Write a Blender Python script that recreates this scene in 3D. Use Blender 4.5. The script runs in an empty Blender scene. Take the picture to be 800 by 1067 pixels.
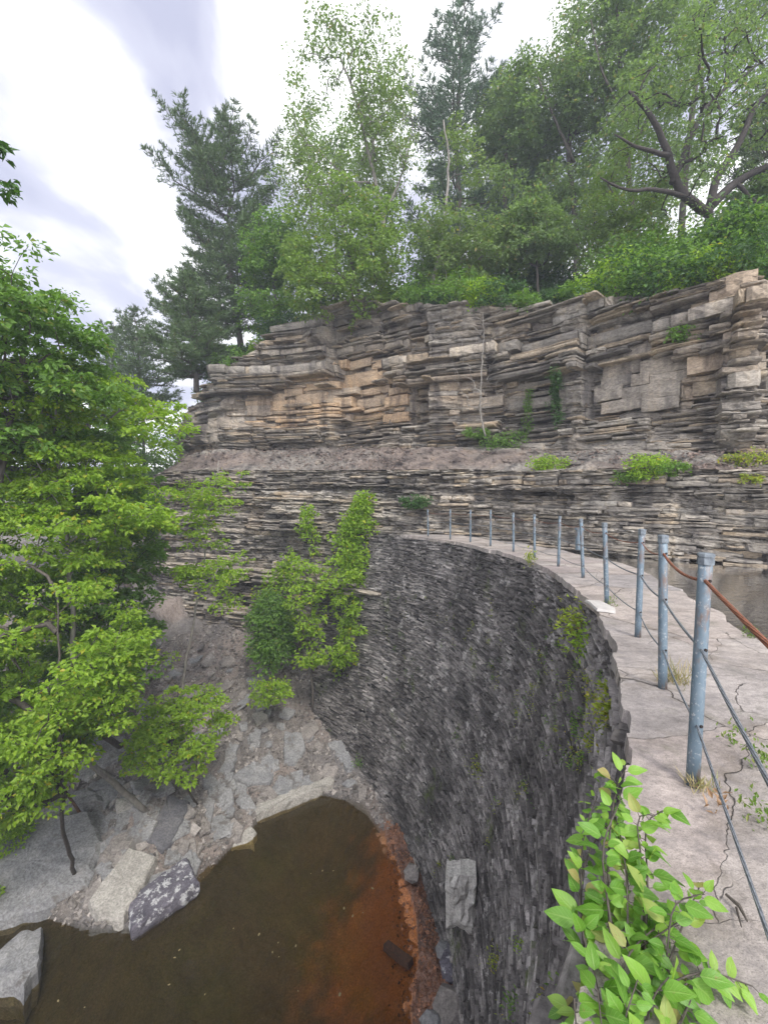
import bpy, math, random
import numpy as np
R=math.radians
scn=bpy.context.scene
C=scn.collection
CAMZ=1.45; F=450.0; PITCH=R(-1.46)
HAZE=.0018
WZ=-10.55           # plunge pool level
RZ=-0.38            # reservoir level
CX,CY,RT=-11.0,10.0,14.5   # plan centre and radius of the dam crest
# ------------------------------------------------------------------ helpers
def ray(x,y):
    a=(x-400)/F; b=(533.5-y)/F
    return np.array([a, math.cos(PITCH)-b*math.sin(PITCH), math.sin(PITCH)+b*math.cos(PITCH)])
def at(x,y,Y):
    r=ray(x,y); r=r/r[1]*Y
    return np.array([r[0],r[1],r[2]+CAMZ])
def atz(x,y,z):
    r=ray(x,y); r=r*((z-CAMZ)/r[2])
    return np.array([r[0],r[1],z])
def _h(ix,iy,iz,s):
    n=(ix.astype(np.int64)*374761393+iy.astype(np.int64)*668265263+iz.astype(np.int64)*2147483647+s*974634777)&0xffffffff
    n=((n^(n>>13))*1274126177)&0xffffffff
    n=(n^(n>>16))&0xffffffff
    n=(n*2246822519)&0xffffffff
    n=n^(n>>15)
    return (n&0xffffff)/float(0xffffff)
def vnoise(x,y,z=0.0,s=0):
    x,y,z=np.broadcast_arrays(np.asarray(x,float),np.asarray(y,float),np.asarray(z,float))
    ix,iy,iz=np.floor(x),np.floor(y),np.floor(z)
    fx,fy,fz=x-ix,y-iy,z-iz
    fx=fx*fx*(3-2*fx);fy=fy*fy*(3-2*fy);fz=fz*fz*(3-2*fz)
    o=0
    for a in (0,1):
        for b in (0,1):
            for c in (0,1):
                o=o+_h(ix+a,iy+b,iz+c,s)*(fx if a else 1-fx)*(fy if b else 1-fy)*(fz if c else 1-fz)
    return o*2-1
def fbm(x,y,z=0.0,s=0,o=4,g=.5):
    t=0;a=1;f=1
    for i in range(o):
        t=t+a*vnoise(np.asarray(x)*f,np.asarray(y)*f,np.asarray(z)*f,s+i); a*=g; f*=2.03
    return t
def cell1(u,s,size):
    """blocky 1-D noise with jittered joints; s may be an array (per layer)"""
    k=np.floor(u/size+vnoise(u/size*.7,s*3.7,0,91)*.6)
    return _h(k,np.asarray(s,float)*np.ones_like(k),np.zeros_like(k),7)*2-1
def sstep(a,b,x):
    t=np.clip((x-a)/(b-a),0,1); return t*t*(3-2*t)
def unit(v):
    return v/np.maximum(np.linalg.norm(v,axis=-1,keepdims=True),1e-9)
def mesh(name,V,polys,mat,parent=None,smooth=False,attrs=None):
    """polys: list of int arrays, each (n,k)"""
    V=np.asarray(V,float); me=bpy.data.meshes.new(name)
    polys=[np.asarray(p,np.int64) for p in polys if len(p)]
    nl=sum(p.size for p in polys); nf=sum(len(p) for p in polys)
    me.vertices.add(len(V)); me.vertices.foreach_set('co',V.ravel())
    me.loops.add(nl); me.polygons.add(nf)
    me.loops.foreach_set('vertex_index',np.concatenate([p.ravel() for p in polys]).astype(np.int32))
    st=[];c=0
    for p in polys:
        st.append(c+np.arange(len(p))*p.shape[1]); c+=p.size
    me.polygons.foreach_set('loop_start',np.concatenate(st).astype(np.int32))
    if smooth is True: me.polygons.foreach_set('use_smooth',np.ones(nf,bool))
    else: me.polygons.foreach_set('use_smooth',np.zeros(nf,bool))
    for k,a in (attrs or {}).items():
        a=np.asarray(a,float)
        if a.ndim==2:
            at_=me.attributes.new(k,'FLOAT_COLOR','POINT'); 
            at_.data.foreach_set('color',np.concatenate([a,np.ones((len(a),1))],1).ravel())
        else:
            at_=me.attributes.new(k,'FLOAT','POINT'); at_.data.foreach_set('value',a)
    me.update(calc_edges=True); me.validate()
    me.materials.append(mat)
    o=bpy.data.objects.new(name,me); C.objects.link(o)
    if parent is not None: o.parent=parent
    return o
def meshl(name,V,polys,mat,parent,loc,**k):
    """mesh with its origin at loc, given world coordinates (parent empty stands at loc)"""
    return mesh(name,np.asarray(V,float)-np.asarray(loc,float),polys,mat,parent,**k)
def tag(o,label,cat,group=None):
    o['label']=label; o['category']=cat
    if group: o['group']=group
    return o
def thing(name,label,cat,loc,group=None):
    o=bpy.data.objects.new(name,None); C.objects.link(o); o.location=tuple(float(v) for v in loc)
    o.empty_display_size=.2
    return tag(o,label,cat,group)
def grid(nu,nv,flip=False):
    i=np.arange(nu-1)[:,None]*nv+np.arange(nv-1)[None,:]
    q=np.stack([i,i+nv,i+nv+1,i+1],-1).reshape(-1,4)
    return q[:,::-1] if flip else q
class MB:
    def __init__(s): s.V=[];s.q={};s.n=0
    def add(s,V,*polys):
        for p in polys:
            p=np.asarray(p)
            if len(p): s.q.setdefault(p.shape[1],[]).append(p+s.n)
        s.V.append(np.asarray(V,float)); s.n+=len(V)
    def tube(s,P,r,k=6,cap=True):
        P=np.asarray(P,float); n=len(P); r=np.broadcast_to(np.asarray(r,float),(n,))
        T=np.gradient(P,axis=0); T=unit(T)
        a=np.where(np.abs(T[:,2:3])>.9,np.array([[1.,0,0]]),np.array([[0,0,1.]]))
        if np.abs(T[:,2]).max()>.85 and np.abs(T[:,2]).min()<.93: a=np.tile(np.array([[.93,.3,.2]]),(n,1))
        A=unit(np.cross(T,a)); B=np.cross(T,A)
        ang=np.arange(k)/k*2*math.pi
        V=P[:,None]+r[:,None,None]*(np.cos(ang)[None,:,None]*A[:,None]+np.sin(ang)[None,:,None]*B[:,None])
        i=np.arange(n-1)[:,None]*k+np.arange(k)[None]; j=np.arange(n-1)[:,None]*k+(np.arange(k)+1)[None]%k
        q=np.stack([i,j,j+k,i+k],-1).reshape(-1,4)
        if cap:
            s.add(V.reshape(-1,3),q,np.array([list(range(k))[::-1]]),np.array([[ (n-1)*k+t for t in range(k)]]))
        else: s.add(V.reshape(-1,3),q)
    def build(s,name,mat,parent=None,loc=(0,0,0),smooth=False):
        return mesh(name,np.concatenate(s.V)-np.asarray(loc,float),[np.concatenate(v) for v in s.q.values()],mat,parent,smooth)
# ------------------------------------------------------------------ materials
def newmat(name):
    m=bpy.data.materials.new(name); m.use_nodes=True; nt=m.node_tree; nt.nodes.clear()
    out=nt.nodes.new('ShaderNodeOutputMaterial'); return m,nt,out
class N:
    def __init__(s,nt): s.nt=nt
    def n(s,t,ins=None,**kw):
        nd=s.nt.nodes.new('ShaderNode'+t)
        for k,v in kw.items(): setattr(nd,k,v)
        for k,v in (ins or {}).items():
            if isinstance(v,bpy.types.NodeSocket): s.nt.links.new(v,nd.inputs[k])
            else: nd.inputs[k].default_value=v
        return nd
    def noise(s,vec,scale,detail=4,rough=.55,**k):
        return s.n('TexNoise',{'Vector':vec,'Scale':scale,'Detail':detail,'Roughness':rough},**k).outputs['Fac']
    def ramp(s,fac,stops,interp='LINEAR'):
        nd=s.n('ValToRGB',{'Fac':fac}); cr=nd.color_ramp; cr.interpolation=interp
        while len(cr.elements)<len(stops): cr.elements.new(.5)
        for e,(p,c) in zip(cr.elements,stops):
            e.position=p; e.color=(c if len(c)==4 else (*c,1)) if not isinstance(c,(int,float)) else (c,c,c,1)
        return nd.outputs['Color']
    def mix(s,f,a,b,mode='MIX'):
        nd=s.nt.nodes.new('ShaderNodeMix'); nd.data_type='RGBA'; nd.blend_type=mode
        for i,v in ((0,f),(6,a),(7,b)):
            if isinstance(v,bpy.types.NodeSocket): s.nt.links.new(v,nd.inputs[i])
            else: nd.inputs[i].default_value=v if i==0 or len(v)==4 else (*v,1)
        return nd.outputs[2]
    def math(s,op,a,b=0.0,clamp=False):
        nd=s.nt.nodes.new('ShaderNodeMath'); nd.operation=op; nd.use_clamp=clamp
        for i,v in ((0,a),(1,b)):
            if isinstance(v,bpy.types.NodeSocket): s.nt.links.new(v,nd.inputs[i])
            else: nd.inputs[i].default_value=v
        return nd.outputs[0]
    def mapping(s,vec,scale=(1,1,1),rot=(0,0,0)):
        return s.n('Mapping',{'Vector':vec,'Scale':scale,'Rotation':rot}).outputs[0]
def leafmat(name,ca,cb,cc=None,trans=.45,rough=.5,old=.03):
    m,nt,out=newmat(name); g=N(nt)
    geo=g.n('NewGeometry'); rnd=geo.outputs['Random Per Island']
    col=g.ramp(rnd,[(0,ca),(.55,cb),(1-old-.01,cc or cb),(1,(cb[0]*1.9,cb[1]*.95,cb[2]*1.1))])
    pos=g.noise(geo.outputs['Position'],.9,2)
    col=g.mix(g.math('MULTIPLY',pos,.55),col,tuple(v*.7 for v in ca))
    d=g.n('BsdfPrincipled',{'Base Color':col,'Roughness':rough,'Specular IOR Level':.35})
    col2=g.mix(1.0,col,(1.25,1.35,.55),'MULTIPLY')
    t=g.n('BsdfTranslucent',{'Color':col2})
    mx=g.n('MixShader',{0:trans,1:d.outputs[0],2:t.outputs[0]})
    nt.links.new(mx.outputs[0],out.inputs[0]); return m
def simplemat(name,stops,scale=8,rough=.85,bump=.3,spec=.3,stretch=(1,1,1),bscale=None,metal=0.0):
    m,nt,out=newmat(name); g=N(nt); tc=g.n('TexCoord').outputs['Object']; v=g.mapping(tc,stretch)
    f=g.noise(v,scale,6,.62); col=g.ramp(f,stops)
    b=g.n('Bump',{'Strength':bump,'Distance':.02,'Height':g.noise(v,bscale or scale*3,6,.65)})
    p=g.n('BsdfPrincipled',{'Base Color':col,'Roughness':rough,'Specular IOR Level':spec,'Normal':b.outputs[0],'Metallic':metal})
    nt.links.new(p.outputs[0],out.inputs[0]); return m
M={}
M['leaf_bright']=leafmat('leaf_bright',(.19,.31,.024),(.27,.43,.035),(.36,.49,.06),trans=.5)
M['leaf_mid']=leafmat('leaf_mid',(.09,.18,.03),(.145,.275,.045),(.20,.34,.065))
M['leaf_young']=leafmat('leaf_young',(.13,.21,.045),(.19,.30,.06),(.25,.35,.085),trans=.45)
M['leaf_rim_hazed']=leafmat('leaf_rim_hazed',(.12,.19,.075),(.18,.27,.11),(.235,.33,.14),trans=.5)  # paler, bluish leaf colour imitates haze over the rim trees
M['leaf_dark']=leafmat('leaf_dark',(.035,.085,.02),(.06,.14,.03),(.08,.17,.04),trans=.3)
M['leaf_pale']=leafmat('leaf_pale',(.13,.20,.06),(.19,.28,.09),(.22,.30,.12))
M['leaf_yellow']=leafmat('leaf_yellow',(.20,.27,.03),(.30,.36,.04),(.34,.36,.06),old=.1)
M['needles']=leafmat('needles',(.06,.105,.04),(.095,.155,.055),(.13,.20,.075),trans=.2,old=.02)
M['needles_blue']=leafmat('needles_blue',(.07,.12,.075),(.10,.165,.10),(.13,.20,.12),trans=.2,old=.02)
M['bark']=simplemat('bark',[(.3,(.045,.038,.03)),(.7,(.11,.095,.08))],6,stretch=(3,3,.6),bump=.6)
M['bark_dark']=simplemat('bark_dark',[(.3,(.02,.017,.015)),(.7,(.06,.05,.045))],7,stretch=(3,3,.6),bump=.9)
M['bark_grey']=simplemat('bark_grey',[(.3,(.13,.12,.105)),(.7,(.27,.25,.22))],5,stretch=(2,2,.7),bump=.4)
M['dead_wood']=simplemat('dead_wood',[(.3,(.22,.2,.17)),(.7,(.42,.39,.34))],9,bump=.3)
M['rot_wood']=simplemat('rot_wood',[(.3,(.025,.015,.01)),(.7,(.10,.045,.02))],9,bump=.5,stretch=(1,1,3))
def rockmat(name,stops,scale=1.2,bump=.6,attr=None,moss=.0,island=.0,stretch=(1,1,4),fine=14,rough=.9,lichen=None,streak=False):
    m,nt,out=newmat(name); g=N(nt); geo=g.n('NewGeometry'); pos=geo.outputs['Position']
    v=g.mapping(pos,stretch)
    f=g.noise(v,scale,8,.62)
    col=g.ramp(f,stops)
    if attr: col=g.mix(.75,col,g.n('Attribute',attribute_name=attr).outputs['Color'])
    f2=g.noise(v,fine,6,.7)
    col=g.mix(1.0,col,g.ramp(f2,[(.3,.5),(.5,.95),(.72,1.45)]),'MULTIPLY')
    if streak:
        col=g.mix(1.0,col,g.ramp(g.noise(g.mapping(pos,(1.3,1.3,.22)),1.1,6,.65),[(.36,(.42,.42,.45)),(.48,(.85,.85,.85)),(.56,(1,1,1)),(.70,(1.22,1.15,1.02))]),'MULTIPLY')
    if island:
        col=g.mix(1.0,col,g.ramp(geo.outputs['Random Per Island'],[(0,1-island),(.5,1.0),(.93,1+island*.9),(1,1+island*1.9)]),'MULTIPLY')
    if lichen:
        l=g.noise(pos,lichen[1],6,.7); col=g.mix(g.ramp(l,[(lichen[2],0),(lichen[2]+.07,1)]),col,lichen[0])
    if moss:
        ms=g.noise(pos,.9,6,.72); col=g.mix(g.ramp(ms,[(moss,0),(moss+.1,.75)]),col,(.085,.11,.03))
    hh=g.math('ADD',g.noise(g.mapping(pos,(1,1,stretch[2]*1.6)),9,8,.7),g.math('MULTIPLY',f2,.4))
    b=g.n('Bump',{'Strength':bump,'Distance':.06,'Height':hh})
    p=g.n('BsdfPrincipled',{'Base Color':col,'Roughness':rough,'Specular IOR Level':.25,'Normal':b.outputs[0]})
    nt.links.new(p.outputs[0],out.inputs[0]); return m
M['cliff']=rockmat('cliff',[(.3,(.08,.072,.066)),(.5,(.17,.157,.142)),(.7,(.30,.275,.24))],1.0,attr='tint',stretch=(1,1,2.2),bump=.42,fine=9,streak=True)
M['rubble']=rockmat('rubble',[(.3,(.15,.135,.125)),(.55,(.24,.215,.20)),(.75,(.34,.30,.28))],1.6,attr='tint',stretch=(1,1,1),fine=22,bump=.9)
M['slab']=rockmat('slab',[(.3,(.15,.15,.155)),(.55,(.225,.222,.218)),(.75,(.31,.30,.285))],1.6,stretch=(1,1,1),fine=16,bump=.6,island=.2,lichen=((.13,.12,.11),1.4,.56))
M['slab_dark']=rockmat('slab_dark',[(.3,(.07,.065,.08)),(.6,(.13,.12,.14))],2,stretch=(1,1,1),fine=18,bump=.5,lichen=((.42,.42,.42),5,.53))
M['slab_dark2']=rockmat('slab_dark2',[(.3,(.09,.09,.10)),(.6,(.15,.145,.15))],2,stretch=(1,1,1),fine=18,bump=.6)
M['slab_pale']=rockmat('slab_pale',[(.3,(.24,.225,.20)),(.6,(.34,.32,.285))],2,stretch=(1,1,1),fine=18,bump=.4)
M['flake']=rockmat('flake',[(.3,(.135,.122,.112)),(.6,(.235,.212,.192)),(.8,(.37,.335,.305))],2,stretch=(1,1,1),fine=18,bump=.4,island=.5)
M['wall']=rockmat('wall',[(.36,(.07,.064,.060)),(.5,(.13,.119,.112)),(.66,(.26,.24,.225))],.7,stretch=(1,1,1),fine=20,bump=.5,island=.5,moss=.60,lichen=((.36,.34,.32),1.7,.58))
M['wall_back']=simplemat('wall_back',[(.3,(.012,.012,.012)),(.7,(.03,.028,.026))],3)
# flagstones of the crest
m,nt,out=newmat('flagstone'); g=N(nt); geo=g.n('NewGeometry'); pos=geo.outputs['Position']
f=g.noise(pos,1.3,8,.6); col=g.ramp(f,[(.3,(.22,.203,.188)),(.5,(.295,.273,.254)),(.7,(.375,.35,.325))])
wv=g.n('TexNoise',{'Vector':pos,'Scale':.9,'Detail':5.,'Roughness':.6}).outputs['Color']
pv_=g.n('VectorMath',{0:pos,1:g.n('VectorMath',{0:wv,1:(.55,.55,0)},operation='MULTIPLY').outputs[0]},operation='ADD').outputs[0]
pv_=g.mapping(pv_,(.62,1.05,0),(0,0,R(28)))
vd=g.n('TexVoronoi',{'Vector':pv_,'Scale':.85,'Randomness':.85},feature='DISTANCE_TO_EDGE').outputs['Distance']
vc=g.n('TexVoronoi',{'Vector':pv_,'Scale':.85,'Randomness':.85},feature='F1').outputs['Color']
pv2=g.mapping(pv_,(1.9,1.2,0),(0,0,R(61)))
vd2=g.n('TexVoronoi',{'Vector':pv2,'Scale':.8,'Randomness':1.},feature='DISTANCE_TO_EDGE').outputs['Distance']
opn=g.noise(pos,.9,3,.6)
wd=g.n('MapRange',{0:opn,1:.38,2:.70,3:.002,4:.007}).outputs[0]
ck=g.math('SUBTRACT',1.0,g.math('DIVIDE',vd,wd),clamp=True)
ck=g.math('MULTIPLY',ck,g.n('MapRange',{0:opn,1:.36,2:.5,3:.35,4:1.}).outputs[0])
ck2=g.math('MULTIPLY',g.math('SUBTRACT',1.0,g.math('DIVIDE',vd2,.006),clamp=True),g.ramp(g.noise(pos,1.3,3,.6),[(.5,0),(.58,.8)]))
ck=g.math('MAXIMUM',ck,ck2)
sl=g.n('SeparateColor',{0:vc}).outputs[0]
col=g.mix(1.0,col,g.ramp(sl,[(0,(.82,.81,.83)),(.4,(1.04,1.0,.97)),(.75,(1.12,1.05,1.0)),(1,(.97,.90,.90))]),'MULTIPLY')
col=g.mix(1.0,col,g.ramp(g.noise(pos,26,8,.75),[(.3,.68),(.5,1.0),(.7,1.22)]),'MULTIPLY')
col=g.mix(1.0,col,g.ramp(g.noise(pos,170,3,.7),[(.36,.62),(.46,1.0),(.58,1.0),(.68,1.3)]),'MULTIPLY')
col=g.mix(g.ramp(g.noise(pos,1.9,8,.78),[(.56,0),(.68,.45)]),col,(.10,.105,.06))
col=g.mix(1.0,col,g.ramp(g.noise(g.mapping(pos,(1,3,1),(0,0,.5)),2.2,8,.7),[(.35,.78),(.5,1.0),(.65,1.14)]),'MULTIPLY')
col=g.mix(g.ramp(g.noise(pos,3.1,8,.7),[(.53,0),(.64,.55)]),col,(.17,.155,.15))
dirt=g.math('MULTIPLY',g.math('SUBTRACT',1.0,g.math('DIVIDE',vd,.07),clamp=True),g.ramp(g.noise(pos,5,5,.7),[(.45,0),(.62,.6)]))
col=g.mix(dirt,col,(.12,.10,.075))
col=g.mix(g.math('MULTIPLY',ck,.85),col,(.06,.052,.04))
hh=g.math('ADD',g.math('ADD',g.noise(pos,7,8,.65),g.math('MULTIPLY',g.noise(pos,60,4,.7),.25)),g.math('ADD',g.math('MULTIPLY',ck,-1.6),g.math('MULTIPLY',sl,.9)))
b=g.n('Bump',{'Strength':.6,'Distance':.03,'Height':hh})
p=g.n('BsdfPrincipled',{'Base Color':col,'Roughness':.82,'Specular IOR Level':.3,'Normal':b.outputs[0]})
nt.links.new(p.outputs[0],out.inputs[0]); M['path']=m
def watermat(name,tint,ripple,rs,rough=.02,bed=0.0,bedcol=(0,0,0)):
    m,nt,out=newmat(name); g=N(nt); pos=g.n('NewGeometry').outputs['Position']
    b=g.n('Bump',{'Strength':ripple,'Distance':.02,'Height':g.noise(pos,rs,3,.5)})
    fr=g.n('Fresnel',{'IOR':1.33,'Normal':b.outputs[0]})
    gl=g.n('BsdfGlossy',{'Color':(1,1,1,1),'Roughness':rough,'Normal':b.outputs[0]})
    tr=g.n('BsdfTransparent',{'Color':(*tint,1)}).outputs[0]
    if bed:
        df=g.n('BsdfDiffuse',{'Color':(*bedcol,1)}); tr=g.n('MixShader',{0:bed,1:tr,2:df.outputs[0]}).outputs[0]
    mx=g.n('MixShader',{0:fr.outputs[0],1:tr,2:gl.outputs[0]})
    nt.links.new(mx.outputs[0],out.inputs[0]); return m
M['pool']=watermat('pool_water',(.72,.64,.42),.25,3,bed=.08,bedcol=(.05,.04,.015))
M['reservoir']=watermat('reservoir_water',(.45,.5,.32),.5,5,bed=.7,bedcol=(.075,.085,.03))
# painted galvanised posts
m,nt,out=newmat('post_paint'); g=N(nt); tc=g.n('TexCoord').outputs['Object']
f=g.noise(g.mapping(tc,(1,1,.35)),14,8,.7); col=g.ramp(f,[(.3,(.08,.115,.145)),(.5,(.115,.16,.195)),(.7,(.17,.215,.245))])
col=g.mix(g.ramp(g.noise(tc,42,6,.75),[(.57,0),(.63,.85)]),col,(.36,.37,.36))
col=g.mix(g.ramp(g.noise(g.mapping(tc,(1,1,.3)),9,6,.7),[(.51,0),(.62,.8)]),col,(.16,.095,.06))
p=g.n('BsdfPrincipled',{'Base Color':col,'Roughness':.55,'Metallic':.25,'Normal':g.n('Bump',{'Strength':.25,'Distance':.004,'Height':g.noise(tc,60,4,.6)}).outputs[0]})
nt.links.new(p.outputs[0],out.inputs[0]); M['post']=m
M['cap']=simplemat('cap_metal',[(.3,(.10,.115,.13)),(.7,(.22,.25,.27))],30,rough=.5,metal=.4,bump=.2)
M['hole']=simplemat('hole',[(.3,(.012,.01,.01)),(.7,(.03,.02,.015))],30)
def cablemat(name,a,b_,rough=.5,metal=.5):
    m,nt,out=newmat(name); g=N(nt); tc=g.n('TexCoord').outputs['UV']; pos=g.n('NewGeometry').outputs['Position']
    col=g.ramp(g.noise(pos,60,5,.7),[(.35,a),(.65,b_)])
    w=g.n('TexWave',{'Vector':g.mapping(pos,(1,1,1),(.5,.3,.6)),'Scale':45.,'Distortion':0.})
    bm=g.n('Bump',{'Strength':.9,'Distance':.003,'Height':w.outputs['Fac']})
    col=g.mix(.45,col,g.mix(1.0,col,g.ramp(w.outputs['Fac'],[(0,.35),(1,1.3)]),'MULTIPLY'))
    p=g.n('BsdfPrincipled',{'Base Color':col,'Roughness':rough,'Metallic':metal,'Normal':bm.outputs[0]})
    nt.links.new(p.outputs[0],out.inputs[0]); return m
M['cable']=cablemat('wire_cable',(.14,.155,.17),(.27,.29,.31))
M['rust']=cablemat('rusty_cable',(.12,.045,.025),(.30,.11,.055),.85,.1)
M['soil']=simplemat('soil',[(.3,(.035,.03,.02)),(.7,(.085,.07,.045))],2,bump=.6)
M['dryleaf']=leafmat('dry_leaf',(.20,.11,.06),(.34,.22,.13),(.42,.26,.17),trans=.15)
M['straw']=leafmat('straw',(.30,.25,.13),(.42,.35,.2),(.2,.26,.08),trans=.2)
M['grass']=leafmat('grass',(.09,.16,.03),(.15,.24,.04),(.22,.26,.07),trans=.3)
# ------------------------------------------------------------------ foliage
def leaves_geo(P,D,Nn,L,W,fold=.18):
    n=len(P); D=unit(D); S=unit(np.cross(D,Nn)); Nn=np.cross(S,D)
    L=np.broadcast_to(L,(n,))[:,None]; W=np.broadcast_to(W,(n,))[:,None]
    mid=P+D*L*.45
    V=np.stack([P,mid+S*W*.5+Nn*W*fold,P+D*L-Nn*L*.12,mid-S*W*.5+Nn*W*fold],1).reshape(-1,3)
    b=np.arange(n)[:,None]*4
    return V,np.concatenate([b+np.array([[0,1,2]]),b+np.array([[0,2,3]])])
def merge(a,b):
    for V_ in (b,):
        if b.n:
            a.add(np.concatenate(b.V),*[np.concatenate(v) for v in b.q.values()])
    return a
DENS=2.2; LSC=1.3
def sprays(rng,Cn,rad,m,L,flat=.28,droop=.15,tilt=.45,out=None):
    """m leaves round every centre, lying in flattened, outward drooping sprays"""
    m=int(m*DENS); L=L*LSC; n=len(Cn); c=np.repeat(Cn,m,0); r=np.repeat(np.broadcast_to(rad,(n,)),m)
    a=rng.uniform(0,2*math.pi,n*m); q=np.sqrt(rng.uniform(0,1,n*m))*r
    th=rng.normal(0,flat,n*m)*r
    tiltv=np.repeat(rng.normal(0,.28,(n,2)),m,0)
    off=np.stack([np.cos(a)*q,np.sin(a)*q,th-droop*q*q/np.maximum(r,.01)],1)
    off[:,2]+=tiltv[:,0]*off[:,0]+tiltv[:,1]*off[:,1]
    P=c+off
    D=np.stack([np.cos(a),np.sin(a),np.full(n*m,-.25)],1)+rng.normal(0,.55,(n*m,3))
    Nn=np.array([[0,-.45,1.]])+rng.normal(0,tilt+.15,(n*m,3))
    l=L*rng.uniform(.45,1.45,n*m)
    return leaves_geo(P,D,Nn,l,l*rng.uniform(.5,.75,n*m))
def clumpy(rng,poly,Y0,Y1,n,clumps=None,spread=.5,rim=.0):
    """target points inside a crown whose silhouette and depth range are given"""
    poly=np.asarray(poly,float); x0,y0=poly.min(0); x1,y1=poly.max(0); out=[]
    Yc=(Y0+Y1)/2
    def inside(x,y):
        c=False;j=len(poly)-1
        for i in range(len(poly)):
            xi,yi=poly[i];xj,yj=poly[j]
            if (yi>y)!=(yj>y) and x<(xj-xi)*(y-yi)/(yj-yi)+xi: c=not c
            j=i
        return c
    while len(out)<n:
        x=rng.uniform(x0,x1); y=rng.uniform(y0,y1)
        if inside(x,y):
            p=at(x,y,Yc)
            if clumps and vnoise(p[0]*clumps,p[2]*clumps*1.4,0,int(x0)+77)<-.18: continue
            Y=rng.uniform(Y0,Y1); p=p.copy()
            # keep the real lateral position, spread in depth
            s=1-.35*abs(Y-Yc)/max(Y1-Yc,.01)
            cx=at((x0+x1)/2,(y0+y1)/2,Yc)
            p[0]=cx[0]+(p[0]-cx[0])*s; p[2]=cx[2]+(p[2]-cx[2])*(s*.4+.6); p[1]=Y
            out.append(p)
    return np.array(out)
def skeleton(rng,chains0,targets,seg=.5,rtip=.007,lift=.12,wander=.07,pen=.7,maxr=.2):
    """chains0: list of (pts, r0, r1) explicit trunk / limbs. Each target grows a branch from the cheapest node"""
    pos=[];par=[];w=[];chains=[];fixed=[]
    for pts,r0,r1 in chains0:
        pts=np.asarray(pts,float)
        d=np.r_[0,np.cumsum(np.linalg.norm(np.diff(pts,axis=0),axis=1))]
        k=max(3,int(d[-1]/seg)+2); t=np.linspace(0,d[-1],k)
        q=np.stack([np.interp(t,d,pts[:,i]) for i in range(3)],1)
        for _ in range(2): q[1:-1]=(q[:-2]+2*q[1:-1]+q[2:])/4
        q[1:-1]+=rng.normal(0,.018*d[-1]/k+.01,q[1:-1].shape)
        base=len(pos); 
        for i in range(k): pos.append(q[i]); par.append(base+i-1 if i else -1); w.append(0.)
        fixed.append((q,np.linspace(1,0,k)**.8*(r0-r1)+r1))
    nf=len(pos)
    T=np.asarray(targets); P0=np.array(pos)
    dist=np.array([np.min(np.linalg.norm(P0-t,axis=1)) for t in T]); order=np.argsort(dist)
    cap=nf+len(T)*24; PP=np.zeros((cap,3)); PP[:nf]=P0; n=nf
    for ti in order:
        t=T[ti]; dv=PP[:n]-t
        cost=np.linalg.norm(dv,axis=1)+pen*np.maximum(0,dv[:,2]+.25*np.hypot(dv[:,0],dv[:,1]))
        i=int(np.argmin(cost)); p0=PP[i]; L=np.linalg.norm(t-p0)
        k=min(22,max(2,int(L/seg)+1)); s=np.linspace(0,1,k+1)[1:,None]
        mid=np.array([0,0,lift*L])+rng.normal(0,wander*L,3)
        q=p0+(t-p0)*s+mid*(4*s*(1-s))+rng.normal(0,.025*L/k+.004,(k,3))*(s<1)
        idx=[i]
        for j in range(k):
            PP[n]=q[j]; pos.append(q[j]); par.append(idx[-1]); w.append(1. if j==k-1 else 0.); idx.append(n); n+=1
        chains.append(idx)
    W=np.array(w)
    for i in range(n-1,nf-1,-1):
        W[par[i]]+=W[i]
    rad=np.minimum(rtip*np.maximum(W,1)**.5,maxr)
    tr=MB(); br=MB()
    for q,r in fixed: tr.tube(q,r,9)
    for idx in chains:
        r=rad[idx].copy(); r[0]=min(r[0],r[1]*1.25); r[-1]*=.5
        br.tube(PP[idx],r,5 if r[0]>.03 else 3,cap=False)
    return tr,br,PP[nf:n]
def tree(name,label,cat,base,chains0,targets,leaf,bark='bark',L=.1,m=26,rad=.45,seg=.5,rtip=.007,group=None,seed=0,flat=.25,pen=.7,extra=0,tilt=.45,droop=.15,maxr=.2):
    rng=np.random.default_rng(seed+11)
    e=thing(name,label,cat,base,group)
    tr,br,nodes=skeleton(rng,chains0,targets,seg,rtip,pen=pen,maxr=maxr)
    merge(tr,br).build('trunk',M[bark],e,base,smooth=True)
    V,q=sprays(rng,np.asarray(targets),rad*rng.uniform(.6,1.25,len(targets)),m,L,flat,droop,tilt)
    meshl('crown',V,[q],M[leaf],e,base)
    return e
def bush(name,label,cat,c,r,leaf,n=40,L=.06,m=22,group=None,seed=0,sq=(1,1,.8),bark='bark',rad=None,open_=.0):
    """leafy clump on several stems; c = foot of the plant, r = half size"""
    rng=np.random.default_rng(seed+501); c=np.asarray(c,float); e=thing(name,label,cat,c,group)
    v=unit(rng.normal(0,1,(n,3)))*(rng.uniform(.25,1,(n,1))**.5)*np.array(sq)*r
    T=c+v+np.array([0,0,r*sq[2]*.9])
    st=[]
    for k in range(4):
        a=rng.uniform(0,6.28); st.append(([c,c+np.array([math.cos(a)*.12,math.sin(a)*.12,.35])*r,c+np.array([math.cos(a)*.3,math.sin(a)*.3,.8])*r],.012+.01*r,.006))
    tr,br,_=skeleton(rng,st,T,max(.12,r*.25),.004,wander=.1)
    for V_ in br.V: pass
    merge(tr,br).build('stems',M[bark],e,c,smooth=True)
    V,q=sprays(rng,T,(rad or r*.32),m,L,.35)
    meshl('foliage',V,[q],M[leaf],e,c); return e
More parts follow.
